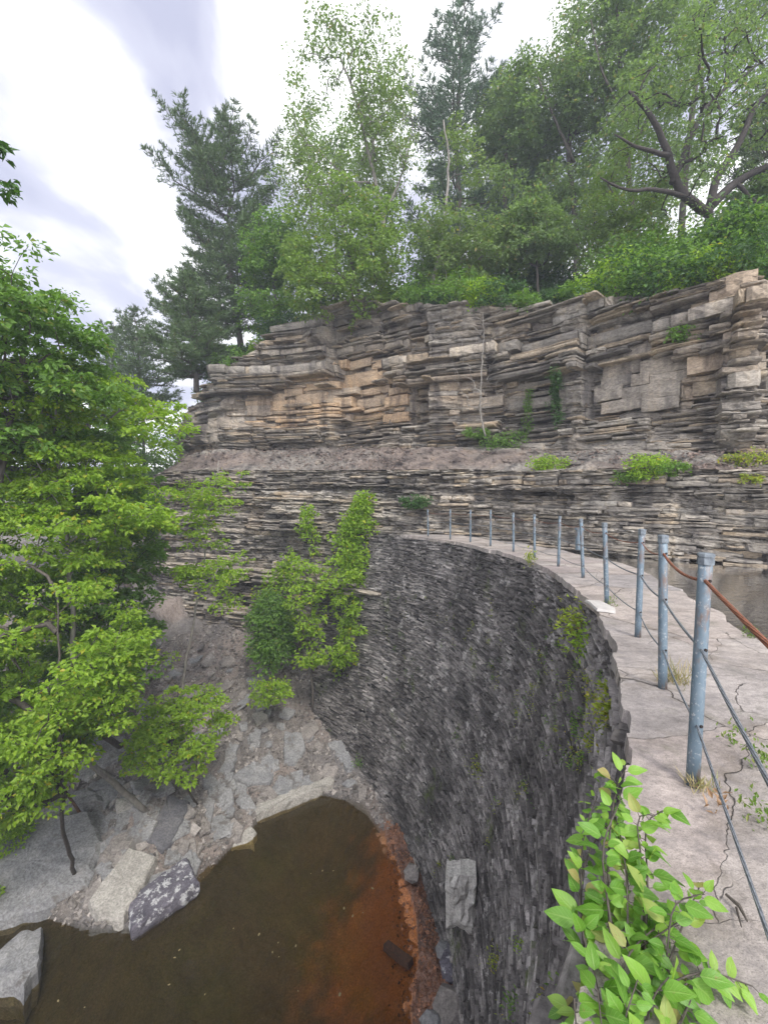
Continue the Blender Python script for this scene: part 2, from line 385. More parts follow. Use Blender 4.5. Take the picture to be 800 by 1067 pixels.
def blades(rng,P,D,L,W):
    n=len(P); D=unit(D); S=unit(np.cross(D,rng.normal(0,1,(n,3)))); L=L[:,None]; W=W[:,None]
    V=np.stack([P-S*W*.35,P+S*W*.35,P+D*L*.6+S*W*.5,P+D*L,P+D*L*.6-S*W*.5],1).reshape(-1,3)
    b=np.arange(n)[:,None]*5
    return V,b+np.array([[0,1,2,3,4]])
def conifer(name,label,base,top,prof,seed,mat='needles',nb=70,tuft=9,nl=.26,up=.25,group=None,rt=.22,gap=.0,step=.32,crown0=.15):
    """prof: list of (t, halfwidth in m); branches in uneven whorls with needle tufts held above the twigs"""
    rng=np.random.default_rng(seed+900); base=np.asarray(base,float); top=np.asarray(top,float)
    e=thing(name,label,'tree',base,group); H=np.linalg.norm(top-base)
    k=14; t=np.linspace(0,1,k)[:,None]; tp=base+(top-base)*t; tp[1:-1]+=rng.normal(0,.008*H,(k-2,3))*np.array([1,1,.2])
    tr=MB(); tr.tube(tp,np.linspace(rt,.02,k),9); 
    br=MB(); TP=[];TD=[]
    pt=[p[0] for p in prof]; pw=[p[1] for p in prof]
    nw=max(6,nb//4)
    for wv in range(nw):
        tt=crown0+(1-crown0)*(wv+.3*rng.uniform(-1,1))/nw; tt=min(max(tt,.02),.985)
        if rng.uniform()<gap and tt<.8: continue
        o=base+(top-base)*tt; o=np.array([np.interp(tt,t[:,0],tp[:,i]) for i in range(3)])
        ph=rng.uniform(0,6.28)
        for b in range(rng.integers(3,6)):
            a=ph+b*6.28/4.5+rng.normal(0,.3); w=np.interp(tt,pt,pw)*rng.uniform(.45,1.15)
            d=np.array([math.cos(a),math.sin(a),0]); upk=up+.55*tt**2
            nseg=5; s=np.linspace(0,1,nseg+1)[:,None]
            q=o+d*w*s+np.array([0,0,1])*w*(upk*s**1.6-.06*np.sin(s*3.1))+rng.normal(0,.03*w,(nseg+1,3))*(s>0)
            br.tube(q,np.linspace(.02+.012*w,.008,nseg+1),4,cap=False)
            side=np.array([-d[1],d[0],0])
            for x in np.arange(.22,1.01,step/max(w,.6)):
                c0=np.array([np.interp(x,s[:,0],q[:,i]) for i in range(3)])
                ll=w*.38*(1.1-x)*rng.uniform(.6,1.2)+.12
                for sg in (-1,1):
                    c1=c0+(side*sg*.85+d*.6)*ll+np.array([0,0,.12*ll])
                    br.tube([c0,c1],[.012,.006],3,cap=False)
                    for z in np.arange(.3,1.01,.24/max(ll,.24)):
                        TP.append(c0+(c1-c0)*z); TD.append(unit((c1-c0))*.7+np.array([0,0,.55]))
                TP.append(c0); TD.append(d*.6+np.array([0,0,.7]))
    merge(tr,br).build('trunk',M['bark'],e,base,smooth=True)
    TP=np.array(TP);TD=np.array(TD); n=len(TP)
    P=np.repeat(TP,tuft,0)+rng.normal(0,.05,(n*tuft,3)); D=np.repeat(unit(TD),tuft,0)+rng.normal(0,.55,(n*tuft,3))
    V,q=blades(rng,P,D,nl*rng.uniform(.6,1.2,n*tuft),nl*.17*rng.uniform(.7,1.2,n*tuft))
    meshl('crown',V,[q],M[mat],e,base); return e
#@@SETTING
# ------------------------------------------------------------------ cliff plan
# X, Y, top of lower face, foot of upper face, brink, foot
CP=np.array([
 (40, 4,1.6,2.5,8.4,-2),(26, 9.2,1.8,2.5,7.9,-2),(19,10.4,2.0,2.65,7.9,-2),(14,11.2,2.1,2.8,8.0,-2),(10.6,12.0,2.3,3.0,8.2,-2),(8.2,14.0,2.55,3.2,8.7,-2),
 (5.9,16.8,2.6,3.55,9.4,-2),(3.8,18.7,2.8,3.9,10.3,-2),(1.8,19.4,2.85,4.05,10.8,-2),(.1,20.0,2.9,4.1,11.2,-2.5),(-1.9,21.5,3.0,4.3,11.9,-4),
 (-4.2,23.1,3.1,4.45,12.2,-8),(-7.2,24.0,3.15,4.5,10.6,-8),(-10.6,24.6,3.2,4.6,8.6,-8),(-13.4,26.2,3.0,4.5,7.6,-8),(-15.6,29.5,3,4.3,7.4,-9),(-18,34,3,4,7.4,-9),(-22,44,3,4,7.4,-9),(-30,60,3,4,7.4,-9)])
_d=np.r_[0,np.cumsum(np.hypot(*np.diff(CP[:,:2],axis=0).T))]
def plan(u):
    return np.stack([np.interp(u,_d,CP[:,i]) for i in range(6)],-1)
_us=np.arange(0,_d[-1],.25); _pp=plan(_us)
for _ in range(14): _pp[1:-1]=(_pp[:-2]+2*_pp[1:-1]+_pp[2:])/4
_tt=np.gradient(_pp[:,:2],axis=0); _tt=unit(_tt); _nn=np.stack([_tt[:,1],-_tt[:,0]],1)  # away from gorge
if _nn[40,1]<0: _nn=-_nn
for _ in range(30): _nn[1:-1]=unit((_nn[:-2]+2*_nn[1:-1]+_nn[2:])/4)
def plan2(u):
    return np.stack([np.interp(u,_us,_pp[:,i]) for i in range(6)],-1), unit(np.stack([np.interp(u,_us,_nn[:,i]) for i in range(2)],-1))
# columns
_front=_pp[:,:2]+_nn*1.8
_pxs=400+F*_front[:,0]/np.maximum(_front[:,1],.1)
def u_at_px(x):
    i=np.where((_us>12)&(_us<62))[0]; return np.interp(-x,-_pxs[i],_us[i])
dx=np.diff(_us)
ucol=np.concatenate([np.arange(0,10,.25),np.arange(10,u_at_px(120),.036),np.arange(u_at_px(120),_d[-1]-.3,.3)])
nU=len(ucol); pc,nc=plan2(ucol); zl,zs,zt,zb=pc[:,2],pc[:,3],pc[:,4],pc[:,5]
but=np.array([(-400,.5),(60,.6),(190,.0),(262,.0),(268,-.12),(343,-.05),(352,.75),(390,.8),(424,.65),(432,1.2),(438,1.1),(446,.15),(497,0),(508,.35),(540,.45),(548,.75),(568,.95),(578,.25),(600,.15),(607,.6),(660,.55),(698,.6),(706,.35),(742,.25),(748,-.25),(781,-.35),(787,.95),(815,1.0),(830,.3),(900,.5),(1400,.2),(4000,.2)])
bu=1.35*np.interp(-np.interp(ucol,_us,_pxs),-but[::-1,0],but[::-1,1])
rng=np.random.default_rng(5)
def layers(total,tmin,tmax,thick_top=False):
    e=[0.]
    while e[-1]<total:
        s=e[-1]/total
        t=rng.uniform(tmin,tmax)**1.0
        if thick_top: t=rng.choice([rng.uniform(.06,.14),rng.uniform(.15,.3),rng.uniform(.35,.6)],p=[.5,.3,.2] if s<.45 else [.25,.35,.4])
        e.append(e[-1]+t)
    return np.array(e)
rows=[]  # (z, off, s, band)
UU=ucol
def banded(u,s,edges,amp,jamp,jsz,seed,edgecut=.05):
    k=np.clip(np.searchsorted(edges,s,side='right')-1,0,len(edges)-2)
    kk=k*np.ones_like(u)
    a=_h(kk,kk*0+seed,kk*0,3)*2-1
    t=np.interp(s,edges,np.arange(len(edges)))-k
    th=(edges[k+1]-edges[k])
    wob=vnoise(u*.35,kk*5.1,0,seed+2)*.9+vnoise(u*1.4,kk*3.3,0,seed+3)*.5+vnoise(u*5,kk*3.3,0,seed+6)*.14
    jt=cell1(u+kk*.73,kk,jsz*(0.6+_h(kk,kk*0,kk*0,seed+8)))
    cut=edgecut*(np.exp(-(t*th/.022)**2)+np.exp(-((1-t)*th/.03)**2)*.7)
    return a*amp+wob*amp*.8+jt*jamp+cut, kk, t, a
E_low=layers(14,.05,.26); E_up=layers(9,.1,.3,True)
nlow,nsh,nup,ntp=250,26,250,14
Z=[];O=[];T=[];OB=[];SMs=[]
g1=np.array([.33,.305,.27]); g2=np.array([.17,.158,.145]); tan=np.array([.50,.36,.22]); brown=np.array([.22,.17,.13]); pale=np.array([.46,.44,.41]); red=np.array([.30,.225,.20])
def tint(kk,u,seed,tanw):
    r=_h(kk,kk*0,kk*0,seed)[...,None]; c=g2+(g1-g2)*np.clip(r*2.2,0,1); c=c+(pale-c)*np.clip(r*2.2-1.35,0,1)
    n=fbm(u*.4,kk*.35,0,seed+1,3)[...,None]; c=c+(g2-c)*np.clip(n*.9-.1,0,.7)
    return c+(tan-c)*np.clip(tanw,0,1)[...,None]
for i in range(nlow):
    f=i/nlow; z=zb+(zl-zb)*f; s=10+z-zl       # strata measured down from the shelf
    wv=vnoise(UU*.15,z*0,0,31)*.25
    o,kk,t,a=banded(UU,np.clip(s+wv,0,13.9),E_low,.17,.16,.9,12,.09)
    big=fbm(UU*.22,z*.25,0,44,4)*.45+fbm(UU*1.5,z*2.2,0,47,4)*.2
    crumble=np.abs(fbm(UU*1.6,z*7,0,50,4))*.2
    slope=(zl-z)*-.10
    o=o*(.55+.9*sstep(-.5,.5,vnoise(UU*.3,z*.5,0,60)))+big+slope-crumble+.1
    OB.append(big+slope-.3*crumble); Z.append(z); O.append(o+.15); T.append(tint(kk,UU,20,vnoise(UU*.5,z*.8,0,70)*.8-.45))
pxc=np.interp(ucol,_us,_pxs)
for i in range(nsh):
    f=i/nsh; z=zl+(zs-zl)*f+fbm(UU*1.1,f*2,0,80,4)*.10*(f>0)
    o=1.55*f**.8+fbm(UU*.22,zl*.25,0,44,4)*.45*(1-f)+fbm(UU*2.5,f*7,0,83,4)*.13
    Z.append(z);O.append(o); c=(red*.36+g2*.22)*np.ones((nU,1)); n=fbm(UU*.8,f*3,0,85,4)[:,None]; c=c*(1+.35*n)
    c=c+(pale*.55-c)*np.clip(fbm(UU*.3,f*2,0,87,3)[:,None]*1.2+.5*sstep(520,640,pxc)[:,None]-.1,0,.8); T.append(c)
pxc=np.interp(ucol,_us,_pxs)
for i in range(nup):
    f=i/(nup-1); z=zs+(zt-zs)*f; s=f*6.5
    o,kk,t,a=banded(UU,np.clip((z-zs)*.9+vnoise(UU*.12,0,0,32)*.15,0,8.9),E_up,.17,.20,1.5,15,.13)
    fade=sstep(0,.12,f)
    over=-.35*sstep(.75,.97,f)*(vnoise(UU*.35,3,0,35)+.55)
    under=.55*np.exp(-(f/.07)**2)
    big=fbm(UU*.4,z*.3,0,36,4)*.30
    corner=bu*fade*sstep(1.08,.8,f+.0)*1.0
    rough=.45+.75*sstep(-.4,.4,vnoise(UU*.28,f*2.,0,61))
    # smooth joint faces
    smooth=np.clip(np.exp(-((pxc-305)/45)**2)*np.exp(-((f-.38)/.2)**2)+np.exp(-((pxc-385)/32)**2)*np.exp(-((f-.4)/.22)**2)+np.exp(-((pxc-665)/38)**2)*np.exp(-((f-.55)/.25)**2),0,1)
    o=1.55+corner+o*rough*(1-.75*smooth)+over+under+big*(1-.6*smooth)+fbm(UU*2.2,z*6,0,52,4)*.07-.9*np.exp(-((pxc-338)/17)**4)*np.exp(-((f-.80)/.06)**4)-.6*np.exp(-((pxc-275)/20)**4)*np.exp(-((f-.72)/.07)**4)-.5*np.exp(-((pxc-215)/25)**4)*np.exp(-((f-.60)/.08)**4)
    SMs.append(smooth); OB.append(1.55+corner+over+under*.6+big*(1-.6*smooth)); Z.append(z);O.append(o+.24*fade)
    tw=1.25*np.exp(-((pxc-300)/55)**2)*np.exp(-((f-.36)/.16)**2)+.9*np.exp(-((pxc-385)/45)**2)*np.exp(-((f-.42)/.3)**2)+.7*np.exp(-((pxc-480)/35)**2)*np.exp(-((f-.35)/.3)**2)*(a>0)+.6*np.exp(-((pxc-715)/25)**2)*np.exp(-((f-.45)/.3)**2)+.75*np.exp(-((pxc-770)/22)**2)*np.exp(-((f-.75)/.25)**2)
    tw=tw*(.7+.5*vnoise(UU*1.2,z*2,0,71))+np.clip(vnoise(UU*.6,kk*.7,0,72)-.45,0,1)*.7
    c=tint(kk,UU,21,tw*.75); bl=np.exp(-((pxc-652)/9)**2)*np.exp(-((f-.42)/.12)**2); c=c*(1-.65*bl[:,None]); T.append(c)
for i in range(ntp):
    f=(i+1)/ntp; Z.append(zt+f*1.3+fbm(UU*.8,f*2,0,90,3)*.12*f); O.append(O[nlow+nsh+nup-1]+f*3.2); T.append((g2*.3+np.array([.07,.06,.035]))*np.ones((nU,1)))
Z=np.array(Z);O=np.array(O);T=np.array(T)
O[:, :]=O
X=pc[None,:,0]+nc[None,:,0]*O; Yv=pc[None,:,1]+nc[None,:,1]*O
V=np.stack([X,Yv,Z+vnoise(X*1.7,Yv*1.7,Z*2,99)*.02],-1)

SM=np.array(SMs); OBl=np.array(OB[:nlow]); OBu=np.array(OB[nlow:]); Tl=T[:nlow]; Tu=T[nlow+nsh:nlow+nsh+nup]
def blocks(seed,ulo,uhi,upper):
    rg=np.random.default_rng(seed); VV=[];TT=[];QQ=[];cnt_=0
    nu_,nv_=6,4
    pat=[(0,.1)]
    zc=0.0; tot=8.6 if upper else 11.
    jp=[ulo]
    while jp[-1]<uhi: jp.append(jp[-1]+rg.uniform(.9,3.4))
    jp=np.array(jp); ph_=rg.uniform(0,1.5,len(jp))
    fr=grid(nu_,nv_)
    gtop=-1;gi=0
    while zc<tot:
        if zc>gtop:
            gtop=zc+(rg.uniform(.3,1.3) if upper else rg.uniform(.18,.6)); gi+=1; gp_=rg.normal(0,.15 if upper else .12)+(-.42 if rg.uniform()<(.14 if upper else .1) else 0)+(.3 if rg.uniform()<.15 else 0)
            if gi%2: jp=np.sort(jp+rg.normal(0,.25,len(jp)))
        fr_=zc/tot
        if upper: th=rg.choice([rg.uniform(.035,.08),rg.uniform(.08,.17),rg.uniform(.22,.46)],p=[.66,.29,.05] if fr_<.35 else [.55,.33,.12])
        else: th=rg.choice([rg.uniform(.03,.06),rg.uniform(.06,.12),rg.uniform(.13,.24)],p=[.5,.38,.12])
        bedp=gp_+rg.normal(0,.045)+(.12 if rg.uniform()<.12 else 0); bedr=rg.uniform(.75,1.25); warm=rg.uniform()
        u=ulo+rg.uniform(0,1)
        while u<uhi:
            L=(rg.choice([rg.uniform(.3,1.0),rg.uniform(1.,3.2)],p=[.45,.55]) if upper else rg.uniform(.25,1.7))
            pj=int(np.searchsorted(jp,u+.02,side='right')); zi=gi; act=_h(np.array([pj]),np.array([zi]),np.array([seed]),2)[0]<(.85 if upper else .6)
            cutj=False
            if act and pj<len(jp) and u+L>jp[pj]-.25: L=max(.12,jp[pj]-u+rg.normal(0,.03)); cutj=True
            uc=u+L/2; pan=(_h(np.array([pj]),np.array([zi]),np.array([seed]),4)[0]-.5)*(.55 if upper else .4); ci=min(np.searchsorted(ucol,uc),nU-1)
            if rg.uniform()<(.04 if upper else .12): u+=L; continue
            if upper: zb0=zs[ci]+zc; f0=zc/(zt[ci]-zs[ci]); bad=zb0+th*.6>zt[ci]+.08; row=int(np.clip(f0*nup,0,nup-1)); 
            else: zb0=zl[ci]-zc-th; f0=(zb0-zb[ci])/(zl[ci]-zb[ci]); bad=f0<0; row=int(np.clip(f0*nlow,0,nlow-1))
            if bad or (upper and SM[row][ci]>.45 and rg.uniform()<.9): u+=L; continue
            ug=np.linspace(u,u+L,nu_)+np.r_[0,rg.normal(0,.05*L,nu_-2),0]*.5; ii=np.clip(np.searchsorted(ucol,ug),0,nU-1)
            ob=(OBu if upper else OBl)[row][ii]; ob=ob*.12+ob.mean()*.88+pan
            wv=vnoise(ug*.12,0,0,32)*.08+vnoise(uc*.7,zc*2,0,33)*.008
            loc=vnoise(uc*.35,zc*.9,0,333)
            p=bedp*(.7+.8*max(0,loc+.4))+rg.normal(0,.03+.06*max(0,loc+.2) if upper else .05)-(rg.uniform(.1,.3) if rg.uniform()<.035 else 0)
            sk=rg.normal(0,.025)
            vg=np.linspace(0,1,nv_)
            Pn=np.empty((nu_,nv_,3)); A_=np.interp(ug,_us,_pp[:,0]);B_=np.interp(ug,_us,_pp[:,1]);N0=np.interp(ug,_us,_nn[:,0]);N1=np.interp(ug,_us,_nn[:,1])
            jit=rg.normal(0,.012,(nu_,nv_)); edgev=.03*np.r_[.7,0,0,.5][None,:]*(1+rg.uniform(0,1.2,(nu_,1)))*min(1,th/.12)
            edgeu=np.r_[.05,0,0,0,0,.16 if cutj else .05][:,None]
            o_=ob[:,None]+p+jit+edgev+edgeu+sk*np.linspace(-1,1,nu_)[:,None]-.05*(vg-.5)[None,:]*(1 if upper else .3)
            zz_=(zb0+wv)[:,None]+th*.985*vg[None,:]+rg.normal(0,.008,(nu_,nv_))+(_h(np.array(ug*3//1),np.array(ug*0+int(zc*50)),ug*0,5)*.02)[:,None]
            Pn[...,0]=A_[:,None]+N0[:,None]*o_; Pn[...,1]=B_[:,None]+N1[:,None]*o_; Pn[...,2]=zz_
            per=[i*nv_ for i in range(nu_)]+[(nu_-1)*nv_+j for j in range(1,nv_)]+[i*nv_+nv_-1 for i in range(nu_-2,-1,-1)]+[j for j in range(nv_-2,0,-1)]
            F_=Pn.reshape(-1,3); cN=np.array([N0.mean(),N1.mean(),0]); bk=F_[per]+cN*(1.0 if upper else .9)
            n0=len(F_); npz=len(per); qs=[tuple(r) for r in fr]+[(per[(i+1)%npz],per[i],n0+i,n0+(i+1)%npz) for i in range(npz)]
            VV.append(np.concatenate([F_,bk])); QQ.append(np.array(qs)+cnt_); cnt_+=n0+npz
            tb=(Tu if upper else Tl)[row][ci]; v=bedr*rg.uniform(.6,1.3)*(1. if upper else 1.4); tb=tb*v
            if rg.uniform()<(.22 if upper else .12): tb=tb*.4+np.array([.48,.38,.26])*.6
            elif rg.uniform()<.12: tb=tb*.55
            TT.append(np.tile(np.minimum(tb,np.array([.47,.42,.36])),(n0+npz,1)))
            u+=L+rg.uniform(0,.03)
        zc+=th+rg.uniform(0,.012)+(.03 if rg.uniform()<.2 else 0)
    return np.concatenate(VV),np.concatenate(QQ),np.concatenate(TT)
def zoneblocks(seed,x0,x1,f0,f1,warm):
    rg=np.random.default_rng(seed); VV=[];TT=[];QQ=[];c_=0; nu_,nv_=7,5; f=f0
    ulo,uhi=sorted((float(u_at_px(x0)),float(u_at_px(x1)))); H_=6.
    while f<f1:
        th=rg.choice([rg.uniform(.12,.25),rg.uniform(.35,.8)],p=[.35,.65]); u=ulo+rg.uniform(-.5,.2); bed=rg.normal(0,.035)
        while u<uhi:
            L=rg.uniform(.6,2.4); ci=min(np.searchsorted(ucol,u+L/2),nU-1); row=int(np.clip(f*nup,0,nup-1)); hh=zt[ci]-zs[ci]
            ug=np.linspace(u,u+L,nu_); ii=np.clip(np.searchsorted(ucol,ug),0,nU-1); ob=OBu[row][ii]; ob=ob*.3+ob.mean()*.7
            vg=np.linspace(0,1,nv_); e=np.maximum(np.abs(np.linspace(-1,1,nu_))[:,None]**10,np.abs(2*vg-1)[None,:]**10)
            o_=ob[:,None]+bed+rg.normal(0,.04)+rg.normal(0,.010,(nu_,nv_))+e*rg.uniform(.02,.05,(nu_,nv_))+.05*_h(np.arange(nu_)[:,None]//3*np.ones((1,nv_)),np.arange(nv_)[None]//2*np.ones((nu_,1)),u+0*e,3)
            zz_=zs[ci]+f*hh+th*.985*vg[None,:]+(vnoise(ug*.12,0,0,32)*.09)[:,None]+rg.normal(0,.01,(nu_,nv_)); Pn=np.empty((nu_,nv_,3))
            A_=np.interp(ug,_us,_pp[:,0]);B_=np.interp(ug,_us,_pp[:,1]);N0=np.interp(ug,_us,_nn[:,0]);N1=np.interp(ug,_us,_nn[:,1])
            Pn[...,0]=A_[:,None]+N0[:,None]*o_; Pn[...,1]=B_[:,None]+N1[:,None]*o_; Pn[...,2]=zz_
            per=[i*nv_ for i in range(nu_)]+[(nu_-1)*nv_+j for j in range(1,nv_)]+[i*nv_+nv_-1 for i in range(nu_-2,-1,-1)]+[j for j in range(nv_-2,0,-1)]
            F_=Pn.reshape(-1,3); bk=F_[per]+np.array([N0.mean(),N1.mean(),0]); n0=len(F_); npz=len(per)
            qs=[tuple(r) for r in grid(nu_,nv_)]+[(per[(i+1)%npz],per[i],n0+i,n0+(i+1)%npz) for i in range(npz)]
            VV.append(np.concatenate([F_,bk])); QQ.append(np.array(qs)+c_); c_+=n0+npz
            tb=np.array([.34,.315,.28])*rg.uniform(.75,1.15); w_=warm*rg.uniform(.3,1.); tb=tb+(np.array([.56,.39,.235])-tb)*min(w_,1); TT.append(np.tile(tb,(n0+npz,1))); u+=L+rg.uniform(0,.03)
        f+=th/6.2+.004
    return np.concatenate(VV),np.concatenate(QQ),np.concatenate(TT)
ua,ub=10.0,float(u_at_px(120))
B1=blocks(41,ua,ub,True); B2=blocks(43,ua,ub,False)
BL=[B1,B2,zoneblocks(1,262,345,.16,.56,1.1),zoneblocks(2,356,412,.2,.62,1.1),zoneblocks(3,628,700,.28,.80,.12),zoneblocks(4,742,784,.5,.95,.5),zoneblocks(5,215,262,.1,.38,.15)]
VA=[V.reshape(-1,3)];QA=[grid(len(Z),nU)];TA_=[T.reshape(-1,3)];n0=len(VA[0])
for b_0,b_1,b_2 in BL: VA.append(b_0);QA.append(b_1+n0);TA_.append(b_2);n0+=len(b_0)
co=mesh('cliff',np.concatenate(VA),[np.concatenate(QA)],M['cliff'],attrs={'tint':np.concatenate(TA_)*np.array([.88,.855,.80])})
Vall=np.concatenate(VA); co['kind']='structure'

def cliff_pt(px_,py_):
    """visible cliff point under a pixel of the photograph (nearest vertex along the ray)"""
    r=unit(ray(px_,py_)); W=Vall-np.array([0,0,CAMZ]); t=W@r
    d=np.linalg.norm(W-t[:,None]*r,axis=1); k=np.where((d<.12)&(t>1))[0]
    if len(k)==0: k=np.array([np.argmin(d+(t<1)*99)])
    return Vall[k[np.argmin(t[k])]].copy()
# ------------------------------------------------------------------ hillside above the brink
def hillz(X,Y):
    X=np.asarray(X,float);Y=np.asarray(Y,float)
    P=_pp[::4]; Nn=_nn[::4]
    D=np.hypot(X[...,None]-P[:,0],Y[...,None]-P[:,1]); i=np.argmin(D,-1); d=np.min(D,-1)
    sg=np.sign((X-P[i,0])*Nn[i,0]+(Y-P[i,1])*Nn[i,1]); 
    w=np.exp(-D/3.0); w/=w.sum(-1,keepdims=True)+1e-12; zt_=(w*P[:,4]).sum(-1)
    dd=d*sg-4.6
    return zt_+1.05+np.where(dd>0,5.0*(1-np.exp(-np.maximum(dd,0)*.26/5.0)),0)+np.minimum(dd,0)*.35, d*sg
gx=np.concatenate([np.arange(-120,-30,3),np.arange(-30,30,.6),np.arange(30,121,3)]); gy=np.concatenate([np.arange(0,45,.6),np.arange(45,160,3)])
GX,GY=np.meshgrid(gx,gy,indexing='ij'); hz,sd=hillz(GX,GY); hz=hz+fbm(GX*.4,GY*.4,0,101,4)*.18
q=grid(len(gx),len(gy)); ok=(sd.ravel()[q]>3.6).all(1)&(sd.ravel()[q]<95).all(1)
h_=mesh('hillside',np.stack([GX,GY,hz],-1).reshape(-1,3),[q[ok]],M['soil'],smooth=True); h_['kind']='structure'
def hz1(x,y): return float(hillz(np.array([x]),np.array([y]))[0][0])
# ------------------------------------------------------------------ gorge floor, bank and pool bed
shore_px=[(-260,1030),(-100,985),(0,966),(40,955),(62,962),(100,972),(135,968),(168,948),(205,922),(236,888),(262,866),(272,848),(296,836),(333,828),(362,835),(384,850),(400,874),(413,898),(424,927),(434,962),(436,1000),(428,1060)]
sh=np.array([atz(x,y,WZ)[:2] for x,y in shore_px]+[(1.0,6.),(-.4,3.),(-2.4,0),(-5,-3),(-9,-6),(-30,-12),(-40,2)])
def polydist(X,Y,P):
    d=np.full(X.shape,1e9); ins=np.zeros(X.shape,bool)
    for i in range(len(P)):
        a=P[i];b=P[(i+1)%len(P)]; ab=b-a; t=np.clip(((X-a[0])*ab[0]+(Y-a[1])*ab[1])/(ab@ab),0,1)
        d=np.minimum(d,np.hypot(X-a[0]-t*ab[0],Y-a[1]-t*ab[1]))
        c=(a[1]>Y)!=(b[1]>Y); ins^=c&(X<(b[0]-a[0])*(Y-a[1])/(b[1]-a[1]+1e-12)+a[0])
    return d,ins
def bankz(X,Y,fine=True):
    X=np.asarray(X,float);Y=np.asarray(Y,float)
    d,ins=polydist(X,Y,sh); d=d+fbm(X*.9,Y*.9,0,110,3)*.18
    g_=.55+.45*sstep(-11,-5,X)
    out=(.10+.33*d+.07*d*d)*g_; out=np.minimum(out,5.1+.12*d)
    z=np.where(ins,-.05-np.minimum(.55*np.maximum(d,0),1.1),out)
    ocx,ocy=1.15,12.6; fl=np.exp(-(((X-ocx)/1.6)**4+((Y-ocy)/3.2)**4)); z=z*(1-.72*fl)
    z=z+fbm(X*1.2,Y*1.2,0,112,4)*np.where(ins,.05,.16)
    if fine: z=z+np.abs(fbm(X*4,Y*4,0,116,3))*.09
    return WZ+z
def bz(x,y): return float(bankz(np.array([x]),np.array([y]),False)[0])
bx=np.concatenate([np.arange(-60,-16,1.),np.arange(-16,4,.055)]); by=np.concatenate([np.arange(-30,4,.8),np.arange(4,27.5,.055),np.arange(27.5,60,1.)])
BX,BY=np.meshgrid(bx,by,indexing='ij'); BZ=bankz(BX,BY)
n1=fbm(BX*.5,BY*.5,0,120,4); n2=fbm(BX*2.5,BY*2.5,0,124,4)
bc=np.array([.165,.148,.132])*(1+.22*n2[...,None])
bc=bc+(np.array([.30,.235,.20])-bc)*np.clip(n1*1.0,0,.55)[...,None]
bc=bc+(np.array([.13,.125,.125])-bc)*np.clip(-n1*1.3-.1,0,.8)[...,None]
dS,inS=polydist(BX,BY,sh)
under=(inS)[...,None]; bedc=np.array([.024,.025,.011])*(1+.3*n2[...,None])
oc=atz(440,960,WZ); od=np.hypot((BX-oc[0])/3.3,(BY-oc[1])/4.0)+.16*n2+.10*n1
ow=sstep(1.15,.35,od)[...,None]; 
bedc=bedc+(np.array([.10,.07,.022])-bedc)*sstep(1.9,.8,od)[...,None]
bc=np.where(under,bedc+(np.array([.62,.22,.045])-bedc)*ow,bc+(np.array([.25,.115,.065])-bc)*np.clip(sstep(1.25,.7,od),0,.9)[...,None])
wet=(~inS)&(BZ<WZ+.12); bc=np.where(wet[...,None],bc*.55,bc)
b_=mesh('ground',np.stack([BX,BY,BZ],-1).reshape(-1,3),[grid(len(bx),len(by))],M['rubble'],attrs={'tint':bc.reshape(-1,3)}); b_['kind']='structure'
far=mesh('terrain',[(-900,-900,-12.6),(900,-900,-12.6),(900,900,-12.6),(-900,900,-12.6)],[[(0,1,2,3)]],M['soil']); far['kind']='structure'
def plane(name,x0,y0,x1,y1,z,mat):
    o=mesh(name,[(x0,y0,z),(x1,y0,z),(x1,y1,z),(x0,y1,z)],[[(0,1,2,3)]],mat); o['kind']='structure'; return o
plane('pool_water',-60,-30,2.6,21,WZ,M['pool'])
# reservoir: ring outside the dam, cut to the arc
th=np.linspace(R(-75),R(40),60); rr=[15.3,24,34,60]
RV=np.array([[CX+r*math.cos(t),CY+r*math.sin(t),RZ] for t in th for r in rr])
o=mesh('reservoir_water',RV,[grid(60,4)],M['reservoir']); o['kind']='structure'
RV2=RV.copy(); RV2[:,2]=-2.2
o=mesh('reservoir_bed',RV2,[grid(60,4)],M['soil']); o['kind']='structure'
# ------------------------------------------------------------------ the dam
dam=thing('stone_dam','curved dam wall of thin dark stacked stones rising from the pool','dam wall',(CX+RT,CY,WZ))
dloc=(CX+RT,CY,WZ)
def Rz(z): return RT-1.9*(-z)/10.55
rng=np.random.default_rng(21)
z=-.10; rowsz=[]
while z>-11.3:
    h=rng.choice([rng.uniform(.024,.04),rng.uniform(.04,.058),rng.uniform(.058,.085)],p=[.5,.38,.12]); rowsz.append((z-h,z)); z-=h
t0,t1=R(-72),R(54); A0=[];A1=[];Z0=[];Z1=[]
for (a,b) in rowsz:
    t=t0-rng.uniform(0,.02)
    while t<t1:
        l=rng.choice([rng.uniform(.08,.2),rng.uniform(.2,.38),rng.uniform(.38,.7)],p=[.4,.42,.18])/RT
        A0.append(t);A1.append(t+l);Z0.append(a);Z1.append(b); t+=l
A0,A1,Z0,Z1=map(np.array,(A0,A1,Z0,Z1)); n=len(A0)
def wavez(t): return vnoise(t*9,3,0,5)*.05+vnoise(t*30,3,0,6)*.018
pr=rng.normal(0,.024,n)+(rng.uniform(0,1,n)<.06)*rng.uniform(.02,.07,n)-(rng.uniform(0,1,n)<.05)*.06
pr+=vnoise((A0+A1)*7*1.5,Z0*.9,0,8)*.03
gp=.006
V8=[]
